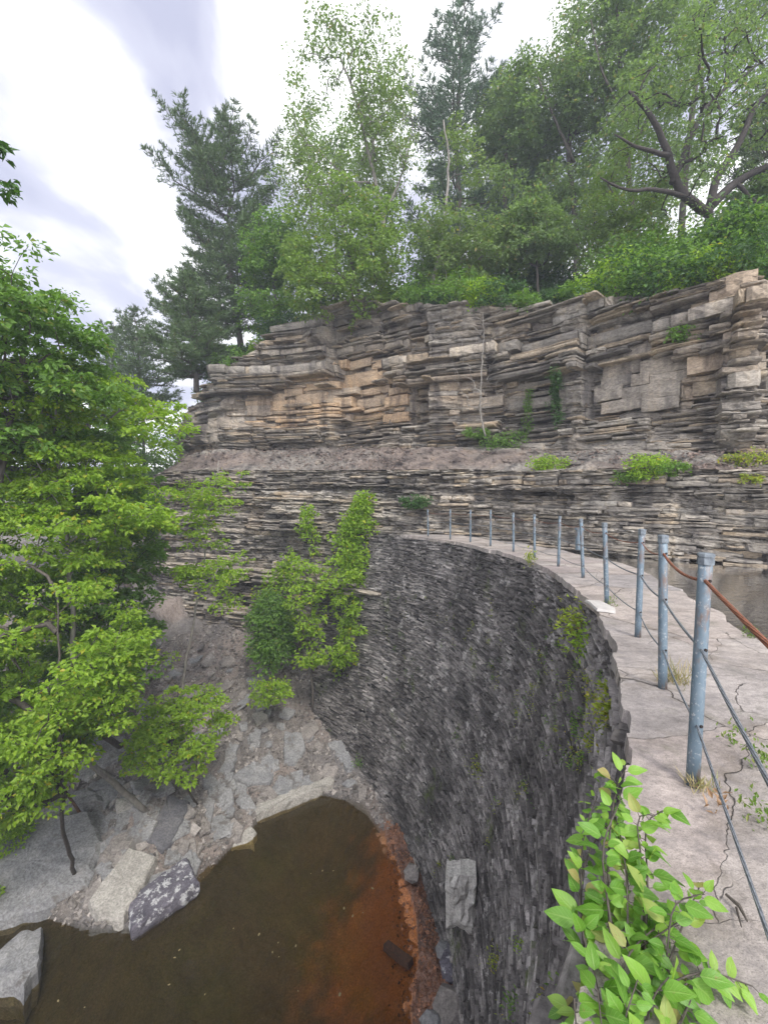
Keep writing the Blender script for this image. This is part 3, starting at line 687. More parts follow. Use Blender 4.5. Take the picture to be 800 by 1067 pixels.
for k,(ai,zi,rf) in enumerate([(0,0,1),(1,0,1),(1,1,1),(0,1,1),(0,0,0),(1,0,0),(1,1,0),(0,1,0)]):
    a=np.where(ai,A1,A0)+(gp if not ai else -gp)/RT; zz=np.where(zi,Z1,Z0)+wavez(a)+(-.5*gp if zi else .5*gp)
    r=Rz(zz)+ (-pr if rf else .22)
    if rf: r=r+rng.normal(0,.012,n); a=a+rng.normal(0,.006,n)/RT*1.0; zz=zz+rng.normal(0,.006,n)
    V8.append(np.stack([CX+r*np.cos(a),CY+r*np.sin(a),zz],1))
V8=np.stack(V8,1).reshape(-1,3); b=np.arange(n)[:,None]*8
q=np.concatenate([b+np.array([f]) for f in ([0,3,2,1],[0,1,5,4],[2,3,7,6],[1,2,6,5],[3,0,4,7])])
meshl('masonry_face',V8,[q],M['wall'],dam,dloc)
tt_=np.linspace(t0-.02,t1,160); zz_=np.linspace(-.06,-11.4,40)
BV=np.array([[CX+(Rz(z)+.05)*math.cos(t),CY+(Rz(z)+.05)*math.sin(t),z] for t in tt_ for z in zz_])
meshl('wall_core',BV,[grid(160,40)],M['wall_back'],dam,dloc)
# crest path of big flags
rng=np.random.default_rng(8)
tc1=np.arange(R(-70),R(-46),.03/15); tc2=np.arange(R(-46),R(-14),.012/15); tc3=np.arange(R(-14),R(36),.028/15); ta=np.concatenate([tc1,tc2,tc3])
rad=np.concatenate([np.arange(0,2.2,.014)]); TA,RA=np.meshgrid(ta,rad,indexing='ij')
S=TA*15.5; cellA,cellB=.95,.75
def voro(x,y,s):
    f1=np.full(x.shape,9.);f2=f1.copy();idv=np.zeros(x.shape); ix=np.floor(x);iy=np.floor(y)
    for a in (-1,0,1):
        for b in (-1,0,1):
            cx=ix+a;cy=iy+b; jx=cx+.5+(_h(cx,cy,cx*0,s)-.5)*.8; jy=cy+.5+(_h(cx,cy,cx*0,s+1)-.5)*.8
            d=np.maximum(np.abs(x-jx)*.75+.25*np.hypot(x-jx,y-jy),np.abs(y-jy)); m_=d<f1
            f2=np.where(m_,f1,np.minimum(f2,d)); idv=np.where(m_,_h(cx,cy,cx*0,s+2),idv); f1=np.where(m_,d,f1)
    return f1,f2,idv
wx=fbm(S*.8,RA*.8,0,130,5)*.10; wy=fbm(S*.8,RA*.8,0,134,5)*.10
f1,f2,idv=voro((S+RA*.35)/1.5+wx,(RA-.25*S)/1.0+wy+.3,140)
crw=(f2-f1)*.8
op=sstep(-.35,.5,vnoise(S*.8,RA*.8,0,150))      # some joints are open, some closed
crack=np.exp(-(crw/(.004+.009*op))**2)*(.25+.75*op)
ch=np.abs(fbm(S*.9+5,RA*2.2,0,152,4)); crack2=np.exp(-(ch/.010)**2)*sstep(.1,.4,vnoise(S*.7,RA*.9,0,155))
crack=np.clip(crack+crack2*.8,0,1)
edge=fbm(S*1.1,0,0,160,3)*.04+cell1(S,0*S,.3)*.022
Rr=RT-.03+.07*sstep(R(-33),R(-37),TA)+edge*(1-sstep(0,.6,RA))+RA
outer=fbm(S*.7,0,0,164,3)*.14+cell1(S,0*S+3,.8)*.1-.12-.6+.6*sstep(R(-20),R(4),TA)
Rr=Rr+outer*sstep(1.3,2.15,RA)
zz=fbm(S*.6,RA*.6,0,168,3)*.02+fbm(S*6,RA*6,0,171,3)*.003-.015*sstep(1.5,2.15,RA)
zz=zz-.11*sstep(.014,0,RA); zz=zz-.75*sstep(2.165,2.19,RA)
PV=np.stack([CX+Rr*np.cos(TA),CY+Rr*np.sin(TA),zz],-1).reshape(-1,3)
po=mesh('path',PV,[grid(len(ta),len(rad))],M['path'],attrs={'crack':crack.ravel(),'slab':idv.ravel()}); po['kind']='structure'
def pathpt(x,y): 
    return atz(x,y,0.0)
#@@THINGS
# ------------------------------------------------------------------ rocks
def slabmesh(rng,poly3,thick,rough=.03,sub=2):
    """flat stone: outline polygon (n,3) pushed down by thick, edges chipped"""
    P=np.asarray(poly3,float); 
    Q=[]
    for i in range(len(P)):
        a=P[i];b=P[(i+1)%len(P)]
        k=max(2,int(np.linalg.norm(b-a)/.22)+1)
        for j in range(k): Q.append(a+(b-a)*j/k+rng.normal(0,rough,3)*np.array([1,1,.5])*(1 if j else .5))
    Q=np.array(Q); n=len(Q); c=Q.mean(0); mb=MB()
    rings=[Q*1.0]; 
    top1=c+(Q-c)*.93+np.array([0,0,.02+thick*.1]); top2=c+(Q-c)*.55+np.array([0,0,.03+thick*.12])+rng.normal(0,min(rough,.03)*.10,(n,3))
    low=c+(Q-c)*1.03-np.array([0,0,thick*.5])+rng.normal(0,rough*.6,(n,3)); bot=c+(Q-c)*.9-np.array([0,0,thick])
    V=np.concatenate([bot,low,Q,top1,top2,[c+np.array([0,0,.03+thick*.12])]])
    q=[];
    for r_ in range(4):
        for i in range(n): j=(i+1)%n; q.append((r_*n+i,r_*n+j,(r_+1)*n+j,(r_+1)*n+i))
    t=[(4*n+i,4*n+(i+1)%n,5*n) for i in range(n)]
    return V,np.array(q),np.array(t)
rng=np.random.default_rng(33)
def bankhit(x,y):
    r=ray(x,y); lo=5.;hi=None
    ts=np.arange(7,34,.04); P=ts[:,None]*r+np.array([0,0,CAMZ]); h=bankz(P[:,0],P[:,1],False); k=np.argmax(P[:,2]<h)
    return P[k]
clear=[]
def bankslab(name,label,px,thick,mat,lift=.1,group=None,rough=.03):
    P=np.array([bankhit(x,y) for x,y in px]); c=P.mean(0); A=np.c_[P[:,:2]-c[:2],np.ones(len(P))]; k=np.linalg.lstsq(A,P[:,2],rcond=None)[0]; k[0]=np.clip(k[0],-.25,.25); k[1]=np.clip(k[1],.0,.75)
    n_=np.array([-k[0],-k[1],1.]); pts=[]
    for x,y in px:
        r=ray(x,y); t=((c+np.array([0,0,lift]))-np.array([0,0,CAMZ]))@n_/(r@n_); pts.append(r*t+np.array([0,0,CAMZ]))
    pts=np.array(pts); clear.append(pts[:,:2].copy()); a=0
    for i in range(len(pts)): j=(i+1)%len(pts); a+=pts[i,0]*pts[j,1]-pts[j,0]*pts[i,1]
    if a<0: pts=pts[::-1]
    V_,q_,t_=slabmesh(rng,pts,thick,rough); o=mesh(name,V_-c,[q_,t_],M[mat]); o.location=tuple(c); tag(o,label,'rock',group); return o
def free(X,Y):
    ok=np.ones(np.shape(X),bool)
    for p in clear: ok&=~polydist(np.asarray(X,float),np.asarray(Y,float),p)[1]
    return ok
def rock(name,label,px,z,thick,mat,tilt=(0,0),group=None,rough=.03):
    pts=[]
    for x,y in px:
        p=atz(x,y,z); pts.append(p)
    pts=np.array(pts); c=pts.mean(0); pts[:,2]+=(pts[:,0]-c[0])*tilt[0]+(pts[:,1]-c[1])*tilt[1]
    a=0
    for i in range(len(pts)): j=(i+1)%len(pts); a+=pts[i,0]*pts[j,1]-pts[j,0]*pts[i,1]
    if a<0: pts=pts[::-1]
    V_,q_,t_=slabmesh(rng,pts,thick,rough); o=mesh(name,V_-c,[q_,t_],M[mat]); o.location=tuple(c); tag(o,label,'rock',group); return o
bankslab('flat_rock','broad flat grey bedrock slab at the left edge of the photo beside the pool',[(-60,905),(18,857),(95,846),(108,878),(92,925),(40,950),(-60,972)],.9,'slab',.28)
bankslab('flat_rock','long grey shelf of stone under the left trees, behind the broad bedrock slab',[(-60,850),(20,838),(95,822),(108,835),(60,848),(-60,885)],.6,'slab',.3)
bankslab('flat_rock','pale tan slanted slab at the water beside the dark purple slab',[(93,938),(135,883),(163,893),(129,960),(102,958)],.45,'slab_pale',.3)
rock('flat_rock','dark purple slab with white lichen tipped into the pool edge',[(132,937),(195,897),(208,921),(138,965)],WZ+.42,.45,'slab_dark',(.02,.10),rough=.02)
rock('boulder','rounded pale grey boulder standing alone in the pool at lower left',[(-6,995),(22,973),(45,970),(41,1012),(26,1034),(-4,1026)],WZ+.28,.9,'slab',(.1,.08))
named=[('small diamond shaped slab under the bright sapling, leftmost of the bank slabs',[(99,823),(117,809),(132,815),(110,843)],1.1),
('wide grey slab just below the bright green sapling',[(135,815),(172,806),(182,821),(150,833)],1.2),
('squarish olive grey slab between two larger slabs on the bank',[(121,834),(150,829),(145,846),(122,849)],.9),
('narrow upright slab leaning beside the broken flat slab in mid bank',[(223,805),(239,773),(249,777),(240,808)],1.2),
('broken flat pale slab in the middle of the bank above the pool',[(240,809),(264,793),(290,802),(282,815),(258,817)],1.0),
('tall grey slab standing below the shrub at the foot of the wall',[(296,762),(315,764),(318,779),(310,798),(296,794)],1.5),
('slab tilted on the left side of the mid bank, below the narrow upright one',[(208,810),(219,803),(234,824),(220,832)],.8),
('long thin ledge stone along the top of the pool shore',[(262,842),(300,826),(348,809),(347,817),(305,834),(268,850)],.55),
('pinkish rounded rock at the pool corner beside a small flat stone',[(231,878),(262,862),(268,868),(264,881),(240,887)],.25),
('dark steep slab in the middle of the left bank above the pale tan slab',[(153,878),(176,826),(198,836),(186,868),(170,886)],.7),
('big weathered slab half hidden by leaves high on the left bank',[(92,790),(128,774),(136,785),(98,802)],1.7),
('thin grey flagstone lying at the foot of the stacked wall',[(340,775),(356,770),(372,800),(362,803)],1.2),
('small pale stone lying above the upright grey slab',[(262,745),(274,740),(279,748),(268,754)],1.7)]
for i,(lb,px_,h) in enumerate(named):
    bankslab('flat_rock',lb,px_,.22 if i not in(7,8,9) else .4,['slab','slab','slab_pale','slab','slab','slab','slab','slab_pale','slab_pale','slab_dark2','slab','slab','slab_pale'][i],.13)
# loose bank slabs that nothing tells apart
cnt=0
while cnt<200:
    x=rng.uniform(90,380); y=rng.uniform(730,930); p=atz(x,y,WZ+.8); 
    d,ins=polydist(np.array([p[0]]),np.array([p[1]]),sh)
    if ins[0] or d[0]<.15: continue
    if math.hypot(p[0]-CX,p[1]-CY)>12.3 or not free(p[0],p[1]): continue
    zz=bz(p[0],p[1])+.10; s=rng.uniform(.18,.5)*(1 if rng.uniform()<.75 else 1.4); k=rng.integers(4,7); a0=rng.uniform(0,6.28); asp=rng.uniform(.5,1)
    ang=a0+np.sort(rng.uniform(0,.5,k)+np.arange(k)*6.28/k); e=rng.uniform(0,3.14)
    P=np.stack([np.cos(ang)*s,np.sin(ang)*s*asp,0*ang],1); P=np.stack([P[:,0]*math.cos(e)-P[:,1]*math.sin(e),P[:,0]*math.sin(e)+P[:,1]*math.cos(e),P[:,2]],1)
    P[:,2]=P[:,1]*(.4+rng.normal(0,.12))+P[:,0]*rng.normal(0,.15)
    V_,q_,t_=slabmesh(rng,P,rng.uniform(.05,.14),.015); o=mesh('loose_rock',V_,[q_,t_],M['slab' if rng.uniform()<.6 else 'flake']); o.location=(p[0],p[1],zz)
    tag(o,'flat angular grey shale slab lying loose on the rubble bank','rock','loose shale slabs on the bank'); cnt+=1
# rubble: uncountable flakes
def flakes(name,P,S,rng,mat,zsc=.3,tiltn=.5):
    n=len(P); D=unit(rng.normal(0,1,(n,3))*np.array([1,1,.3])); Nn=unit(np.array([[0,-.35,1.]])+rng.normal(0,tiltn,(n,3))); A=unit(np.cross(D,Nn)); B=np.cross(Nn,A)
    asp=rng.uniform(.45,1,(n,1)); h=S[:,None]*rng.uniform(.12,zsc,(n,1)); V_=[]
    for sx,sy,sz in ((-1,-1,-1),(1,-1,-1),(1,1,-1),(-1,1,-1),(-1,-1,1),(1,-1,1),(1,1,1),(-1,1,1)):
        j=rng.uniform(.6,1.15,(n,1)); k=rng.uniform(.6,1.15,(n,1))
        V_.append(P+A*S[:,None]*sx*j*.5+B*S[:,None]*asp*sy*k*.5+Nn*h*sz*.5)
    V_=np.stack(V_,1).reshape(-1,3); b=np.arange(n)[:,None]*8
    q=np.concatenate([b+np.array([f]) for f in ([0,3,2,1],[4,5,6,7],[0,1,5,4],[1,2,6,5],[2,3,7,6],[3,0,4,7])])
    o=mesh(name,V_,[q],M[mat]); o['kind']='stuff'; return o
n=42000; X_=rng.uniform(-15,2.4,n);Y_=rng.uniform(8,25,n); d,ins=polydist(X_,Y_,sh); rr_=np.hypot(X_-CX,Y_-CY)
k=(~ins)&free(X_,Y_)&((rr_<13.6)|(X_<-3.5))&((d<9)); X_,Y_=X_[k],Y_[k]; S_=.04+.17*rng.power(.35,len(X_)); S_=S_*(1+1.2*(rng.uniform(0,1,len(X_))<.04))
odf=np.hypot((X_-oc[0])/2.2,(Y_-oc[1])/3.6)+.15*vnoise(X_*2,Y_*2,0,5); ru=odf<1.0
tag(flakes('rubble',np.stack([X_,Y_,bankz(X_,Y_)+.015],1)[~ru],S_[~ru],rng,'flake'),'loose shale rubble strewn over the bank between cliff and pool','rubble')
M['flake_rust']=rockmat('flake_rust',[(.3,(.12,.06,.038)),(.6,(.26,.125,.07)),(.8,(.36,.25,.19))],2,stretch=(1,1,1),fine=18,bump=.4,island=.5)
nr=3500; xr=rng.uniform(.1,2.2,nr); yr=rng.uniform(8.5,16,nr); dr,ir=polydist(xr,yr,sh); kr=(np.hypot(xr-CX,yr-CY)<12.9)&(~ir|(dr<.7)&(rng.uniform(0,1,nr)<.5-.6*dr))&(np.hypot((xr-oc[0])/2.2,(yr-oc[1])/3.6)<1.05)
tag(flakes('rusty_rubble',np.concatenate([np.stack([X_,Y_,bankz(X_,Y_)+.01],1)[ru],np.stack([xr,yr,bankz(xr,yr)+.03],1)[kr]]),np.concatenate([S_[ru]*.6,rng.uniform(.02,.08,kr.sum())]),rng,'flake_rust'),'rust stained broken stone in the shallows at the wall foot','rubble')
M['flake_brown']=rockmat('flake_brown',[(.3,(.10,.075,.062)),(.6,(.19,.145,.12)),(.8,(.30,.25,.22))],2,stretch=(1,1,1),fine=18,bump=.4,island=.4)
# debris on the shelf and flakes at the wall foot
us=rng.uniform(15,62,5000); pcs,ncs=plan2(us); f=rng.uniform(0,1,5000); oo=1.55*f**.8; zz=pcs[:,2]+(pcs[:,3]-pcs[:,2])*f+.03
tag(flakes('shelf_debris',np.stack([pcs[:,0]+ncs[:,0]*oo,pcs[:,1]+ncs[:,1]*oo,zz],1),.03+.10*rng.power(.4,5000),rng,'flake_brown'),'fine brown shale debris lying on the long shelf between the cliff bands','rubble')
# stone at the wall foot, cavity rocks, beam
def block(name,label,corners,zlo,zhi,depth,mat,seed=0):
    """corners: two (x,y) plan points of the visible face; depth goes back into the wall"""
    rg=np.random.default_rng(seed); a=np.array(corners[0],float);b=np.array(corners[1],float); t=(b-a); L=np.linalg.norm(t); t/=L; nb=np.array([t[1],-t[0]]); 
    if nb@(np.array([CX,CY])-a)>0: nb=-nb
    nu,nv=9,9; Vs=[]
    for i in range(nu):
        for j in range(nv):
            u_=i/(nu-1);v_=j/(nv-1); e=min(u_,1-u_,v_,1-v_); dd=(-.03 if e>0 else .06)+rg.normal(0,.03)+.06*math.sin(u_*5+v_*4)
            p=a+t*L*u_+nb*dd; Vs.append((p[0]+rg.normal(0,.01),p[1]+rg.normal(0,.01),zlo+(zhi-zlo)*v_+rg.normal(0,.01)))
    n0=len(Vs); back=[(v[0]+nb[0]*depth,v[1]+nb[1]*depth,v[2]) for v in Vs]
    q=[tuple(r) for r in grid(nu,nv)]; q2=[tuple(int(k_)+n0 for k_ in r[::-1]) for r in grid(nu,nv)]
    per=[i*nv for i in range(nu)]+[(nu-1)*nv+j for j in range(1,nv)]+[i*nv+nv-1 for i in range(nu-2,-1,-1)]+[j for j in range(nv-2,0,-1)]
    q3=[(per[i],per[(i+1)%len(per)],per[(i+1)%len(per)]+n0,per[i]+n0) for i in range(len(per))]
    c=np.array([a[0],a[1],zlo]); o=mesh(name,np.array(Vs+back)-c,[q+q2+q3],M[mat]); o.location=tuple(c); tag(o,label,'rock'); return o
def onwall(x,y,off=0):
    """point where the pixel ray meets the dam face"""
    r=ray(x,y); best=None
    for t in np.arange(3,30,.02):
        p=r*t; z_=p[2]+CAMZ
        if z_<.0 and p[1]>CY-9 and math.hypot(p[0]-CX,p[1]-CY)>=Rz(z_)-off: return np.array([p[0],p[1],z_])
    return None
M['mortar']=rockmat('mortar',[(.3,(.36,.34,.31)),(.6,(.5,.48,.44))],3,stretch=(1,1,1),fine=20,bump=.6)
a=onwall(464,960,.62)
za=at(464,970,a[1])[2]; zt_=at(464,912,a[1])[2]
block('mortar_block','pale upright mortared block against the foot of the dark wall',[(a[0],a[1]),(a[0]+.68,a[1]-.12)],za,zt_,.45,'mortar',1)
for i,(x,y,s,mt,lb) in enumerate([(474,1000,.42,'slab_dark','black wet rock in the hollow below the pale mortared block'),(462,985,.22,'slab','small grey stone in front of the hollow under the pale block'),(470,1045,.5,'flake','brown rock lump at the foot of the wall near the bottom edge'),(452,1062,.3,'slab','pale stone at the bottom edge of the photo by the orange shallows'),(430,905,.3,'flake','rust stained stone at the shore beside the orange shallows'),(398,825,.3,'flake','brown stone at the corner of the pool under the wall')]):
    p=atz(x,y,WZ+.5); rg=np.random.default_rng(60+i); k=18
    ph=np.arange(k)*2.399; zc=1-2*(np.arange(k)+.5)/k; P=np.stack([np.sqrt(1-zc*zc)*np.cos(ph),np.sqrt(1-zc*zc)*np.sin(ph),zc],1)
    import bmesh
    bm=bmesh.new(); 
    for v in P*s*rg.uniform(.75,1.2,(k,1))*np.array([1,1,.75]): bm.verts.new(v)
    bmesh.ops.convex_hull(bm,input=bm.verts); me=bpy.data.meshes.new('rock'); bm.to_mesh(me); bm.free(); me.materials.append(M[mt])
    o=bpy.data.objects.new('rock',me); C.objects.link(o); o.location=tuple(p-np.array([0,0,.15])); tag(o,lb,'rock')
# sunk beam
a=atz(402,983,WZ+.10); b=atz(428,1003,WZ+.16)
mb=MB(); dvec=unit(b-a); sd_=np.array([-dvec[1],dvec[0],0])*.11; upv=np.array([0,0,.13])
def boxend(p): return [p-sd_-upv,p+sd_-upv,p+sd_+upv*.3,p-sd_+upv*.3]
P=[];rg=np.random.default_rng(4)
for i in range(6): P+= [q+rg.normal(0,.012,3) for q in boxend(a+(b-a)*i/5)]
q=[(i*4+j,i*4+(j+1)%4,i*4+4+(j+1)%4,i*4+4+j) for i in range(5) for j in range(4)]+[(3,2,1,0),(20,21,22,23)]
o=mesh('wooden_beam',np.array(P)-a,[q],M['rot_wood']); o.location=tuple(a); tag(o,'rotten dark timber beam half sunk in the orange shallows','beam')
rg=np.random.default_rng(17)
for i in range(26):
    p=atz(rg.uniform(60,400),rg.uniform(880,1050),WZ+.006)
    d_,i_=polydist(np.array([p[0]]),np.array([p[1]]),sh)
    if not i_[0] or d_[0]<.3: continue
    k=rg.integers(5,8); an=np.arange(k)*6.28/k+rg.uniform(0,6); r_=rg.uniform(.02,.055); PP_=[(math.cos(a)*r_,math.sin(a)*r_*.55,.002+rg.uniform(0,.006)) for a in an]
    o=mesh('floating_leaf',PP_,[np.array([list(range(k))])],M['straw']); o.location=tuple(p); o.rotation_euler=(0,0,rg.uniform(0,6)); tag(o,'small pale leaf fleck floating on the brown pool','leaf','leaf flecks floating on the pool')
# ------------------------------------------------------------------ posts and cables
post_px=[(721,815,735,580),(690,718,690.5,560),(664,664,668.5,553),(632,630,629.5,546),(608,608,605,544),(582,590,583,541),(557,579,556.5,538),(535,571,534.5,538),(511,565,511,532),(490,561,490,532),(469,560,469,531),(446,559,445.5,532)]
plabels=['nearest blue grey post, leaning right, with capped top and roots at its foot','second nearest post, upright beside a tuft of dry straw','third post from the camera, leaning slightly right','fourth post from the camera, leaning slightly left','fifth post from the camera, leaning left before the short stub pipe','sixth post from the camera along the crest','seventh post from the camera, beside a yellow green weed','eighth post from the camera, before the crest narrows','ninth post from the camera, fourth from the far end','tenth post from the camera, third from the far end','eleventh post from the camera, second from the far end','farthest thin post, at the left end of the rail by the cliff']
tops=[]
def post(base,top,label,det):
    base=np.asarray(base,float);top=np.asarray(top,float); e=thing('railing_post',label,'post',base,'posts along the crest of the dam'); d=unit(top-base); L=np.linalg.norm(top-base)
    k=24 if det else 10
    mb=MB(); s=np.linspace(0,1,8)[:,None]; mb.tube(base+(top-base)*s,.031,k); mb.build('shaft',M['post'],e,base,smooth=False).data.polygons.foreach_set('use_smooth',[len(p.vertices)==4 for p in e.children[0].data.polygons])
    mb=MB(); P=[(-.052,.0315),(-.05,.0375),(-.018,.0378),(-.016,.0345),(-.012,.0345),(-.010,.0385),(.004,.0385),(.010,.030),(.011,.002)]
    mb.tube(np.array([top+d*(a+.01) for a,_ in P]),np.array([r for _,r in P]),8 if det else 8); mb.build('cap',M['cap'],e,base)
    for h in ((L-.12),(L-.47),(L-.86)):
        c=base+d*h; mb=MB(); mb.tube([c+np.array([0.004,-.036,0]),c+np.array([0.002,-.028,0])],.008,8); mb.build('cable_hole',M['hole'],e,base)
    return [base+d*(L-.12),base+d*(L-.47),base+d*(L-.86)]
for i,(bx_,by_,tx,ty) in enumerate(post_px):
    if i<4: b=atz(bx_,by_,0.0)
    else:
        r=ray(bx_,540); a_=r[0]/r[1]; A=1+a_*a_; Bq=2*(a_*11-10); Cq=221-14.85**2; Y_=(-Bq+math.sqrt(Bq*Bq-4*A*Cq))/(2*A); b=np.array([a_*Y_,Y_,0.])
    dY=b[1]; t=at(tx,ty,dY); t[2]=min(max(t[2],1.10),1.19) if i>3 else t[2]
    b[2]=-.02; tops.append(post(b,t,plabels[i],i<5))
b0=np.array([.2,-.4,0]); tops=[[np.array([.2,-.4,1.05]),np.array([.2,-.4,.66]),np.array([.2,-.4,.27])]]+tops
rg=np.random.default_rng(71)
def cablerun(k,name,label,mat,r,i0,i1,sag):
    pts=[]
    for i in range(i0,i1):
        a,b=tops[i][k],tops[i+1][k]; n_=14; s=np.linspace(0,1,n_,endpoint=False)[:,None]; q=a+(b-a)*s; q[:,2]-=sag[min(i,len(sag)-1)]*4*(s*(1-s))[:,0]; pts.append(q)
    pts.append(tops[i1][k][None]); P=np.concatenate(pts); c=P[0]; mb=MB(); mb.tube(P-c,r,8); o=mb.build(name,M[mat],smooth=True); o.location=tuple(c); tag(o,label,'cable'); return o
cablerun(0,'wire_cable','rusty red brown top cable of the railing, nearest stretch at the right','rust',.009,0,2,[.01,.05])
cablerun(0,'wire_cable','thin top cable strung through the farther railing posts','rust',.005,2,12,[.05])
cablerun(1,'wire_cable','thick grey twisted middle cable of the railing','cable',.0078,0,12,[.01,.02,.035,.03])
cablerun(2,'wire_cable','grey lower cable running close above the flagstones','cable',.0062,0,12,[.0,.03,.045,.035])
# frayed strands at the rusty cable
# stub pipe
p=at(603,584,13.0); p[2]=-.02; mb=MB(); mb.tube([p,p+np.array([0,0,.62])],.11,16); mb.tube([p+np.array([0,0,.60]),p+np.array([0,0,.66])],.135,16); o=mb.build('stub_pipe',M['post'],loc=p); o.location=tuple(p); tag(o,'short thick grey pipe stub standing behind the fifth post','pipe')
# pale cement patch
c0=[atz(x,y,.02) for x,y in ((609,626),(624,627),(641,635),(640,638),(622,636))]; V_,q_,t_=slabmesh(rng,np.array(c0)[::-1],.02,.004); c=c0[0]; o=mesh('cement_patch',V_-c,[q_,t_],simplemat('cement',[(.3,(.36,.34,.31)),(.7,(.46,.44,.41))],9)); o.location=tuple(c); tag(o,'small whitish cement patch on the path beside the fourth post','patch')
#@@PLANTS
# ------------------------------------------------------------------ trees above the brink
def G(px_,py_,Y):
    p=at(px_,py_,Y); return np.array([p[0],Y,hz1(p[0],Y)-.2])
T1='trees on the rim above the cliff'
def con(px0,px1,ytop,Y,hw,label,seed,mat='needles',**k):
    b=G(px0,400,Y); t=at(px1,ytop,Y); return conifer('pine_tree',label,b,t,[(0,hw[0]),(.3,hw[1]),(.55,hw[2]),(.8,hw[3]),(1,.25)],seed,mat,group=T1,**k)
con(250,231,118,30,(3.2,4.2,5.0,3.6),'tall dark green pine with flat tiers at the left end of the cliff rim',1,nb=120,nl=.30,rt=.26,gap=.05,tuft=11)
con(205,196,285,27,(2.8,3.2,2.6,1.8),'lower broad pine in front of the tall left pine',2,nb=96,nl=.27,rt=.18,up=.12,tuft=11)
con(150,140,318,33,(3.0,3.4,2.6,1.6),'small blue green conifer left of the low broad pine',3,nb=80,nl=.28,rt=.16)
con(112,118,335,36,(3.0,3.2,2.4,1.4),'dark conifer tip just above the bright left tree',31,nb=76,nl=.3,rt=.16)
con(468,482,-12,31,(3.0,4.2,4.6,3.0),'very tall bluish pine reaching the top of the photo at centre',4,'needles_blue',nb=96,nl=.32,rt=.32,gap=.15)
con(545,540,70,38,(3.5,4.5,4.5,3),'hazy pine standing behind the centre right trees',5,'needles_blue',nb=80,nl=.34,rt=.28)
con(800,812,60,24,(3.2,3.5,3.4,2),'dark evergreen at the right edge behind the spreading oak',6,nb=84,nl=.26,rt=.24)
def broad(label,trunk,poly,Y,dz,n,leaf,seed,L=.1,m=24,rad=.55,bark='bark',r0=.2,limbs=(),clumps=.35,name='broadleaf_tree',rtip=.008,group=T1,base=None,**k):
    rg=np.random.default_rng(seed+300); b=G(trunk[0][0],trunk[0][1],Y) if base is None else base
    tp=[b]+[at(x,y,Y+rg.uniform(-.3,.3)) for x,y in trunk[1:]]
    ch=[(tp,r0,r0*.3)]
    for lm in limbs:
        pts=[at(x,y,Y+dy) for x,y,dy in lm[1:]]; ch.append((pts,lm[0],lm[0]*.25))
    if group==T1: n=int(n*1.35); m=int(m*1.6); L*=1.1
    T_=clumpy(rg,poly,Y-dz,Y+dz,n,clumps)
    return tree(name,label,'tree',b,ch,T_,leaf,bark,L,m,rad,group=group,seed=seed,rtip=rtip,**k)
broad('thin leaved pale tree with bare upper limbs left of the tall centre pine',[(400,330),(398,270),(400,225),(385,165),(370,100),(355,60)],[(288,150),(305,60),(335,35),(375,55),(425,45),(440,130),(430,230),(350,260),(292,215)],26,3,250,'leaf_pale',10,rtip=.011,L=.11,m=15,rad=.6,bark='bark_grey',r0=.16,
  limbs=[(.09,(400,245,0),(375,200,-.5),(345,170,-1),(315,140,-1.2)),(.08,(400,225,0),(420,180,.5),(430,130,.8)),(.07,(385,190,0),(350,190,-1),(310,195,-1.6))])
broad('yellow green maple leaning over the rim in front of the pale tree',[(380,340),(372,300),(362,255),(350,215)],[(290,250),(320,205),(360,190),(410,205),(428,260),(425,320),(380,335),(310,335),(285,300)],23,2.2,170,'leaf_young',11,L=.12,m=24,rad=.5,r0=.09)
broad('dense green tree between the tall left pine and the yellow green maple',[(290,350),(288,310),(280,270)],[(252,270),(275,235),(310,235),(330,280),(330,335),(290,350),(255,345)],27,2.3,150,'leaf_mid',12,L=.12,m=26,rad=.55,r0=.12)
broad('slender light green tree with a leaning pale trunk under the centre pine',[(444,322),(455,275),(464,225),(468,160),(462,125)],[(432,190),(440,120),(470,110),(490,170),(520,220),(560,260),(545,310),(440,312),(425,260)],22.5,1.8,170,'leaf_pale',13,L=.11,m=20,rad=.5,bark='bark_grey',r0=.11)
broad('full blue green tree right of the tall centre pine',[(528,320),(530,260),(525,200),(530,120)],[(500,110),(520,75),(560,60),(600,75),(608,180),(600,270),(540,290),(500,260),(495,180)],29,3.2,260,'leaf_rim_hazed',14,L=.14,m=24,rad=.7,r0=.22)
broad('slim tall tree with ascending limbs, left of three behind the oak',[(600,320),(600,240),(592,160),(598,80),(604,10)],[(560,60),(585,0),(640,-40),(665,10),(660,140),(640,240),(580,260),(555,150)],27,3,230,'leaf_rim_hazed',15,L=.13,m=20,rad=.65,r0=.2,limbs=[(.1,(598,170,0),(575,120,-1),(560,80,-1.5)),(.1,(592,150,0),(625,90,1),(640,20,1))])
broad('slim tall tree with a dark straight trunk, middle of three behind the oak',[(658,320),(660,240),(652,160),(645,60),(640,-40)],[(610,40),(630,-60),(700,-70),(715,30),(705,150),(680,250),(630,240),(612,140)],25,2.6,230,'leaf_rim_hazed',16,L=.12,m=20,rad=.6,r0=.2,limbs=[(.09,(652,170,0),(680,110,1),(700,40,1.5)),(.08,(655,130,0),(628,80,-1),(615,20,-1))])
broad('tall tree filling the top right corner, right of three behind the oak',[(705,310),(710,230),(720,120),(735,10),(745,-80)],[(680,40),(700,-90),(830,-110),(870,20),(850,150),(790,200),(720,180),(690,120)],26,3,230,'leaf_rim_hazed',17,L=.12,m=18,rad=.65,r0=.22)
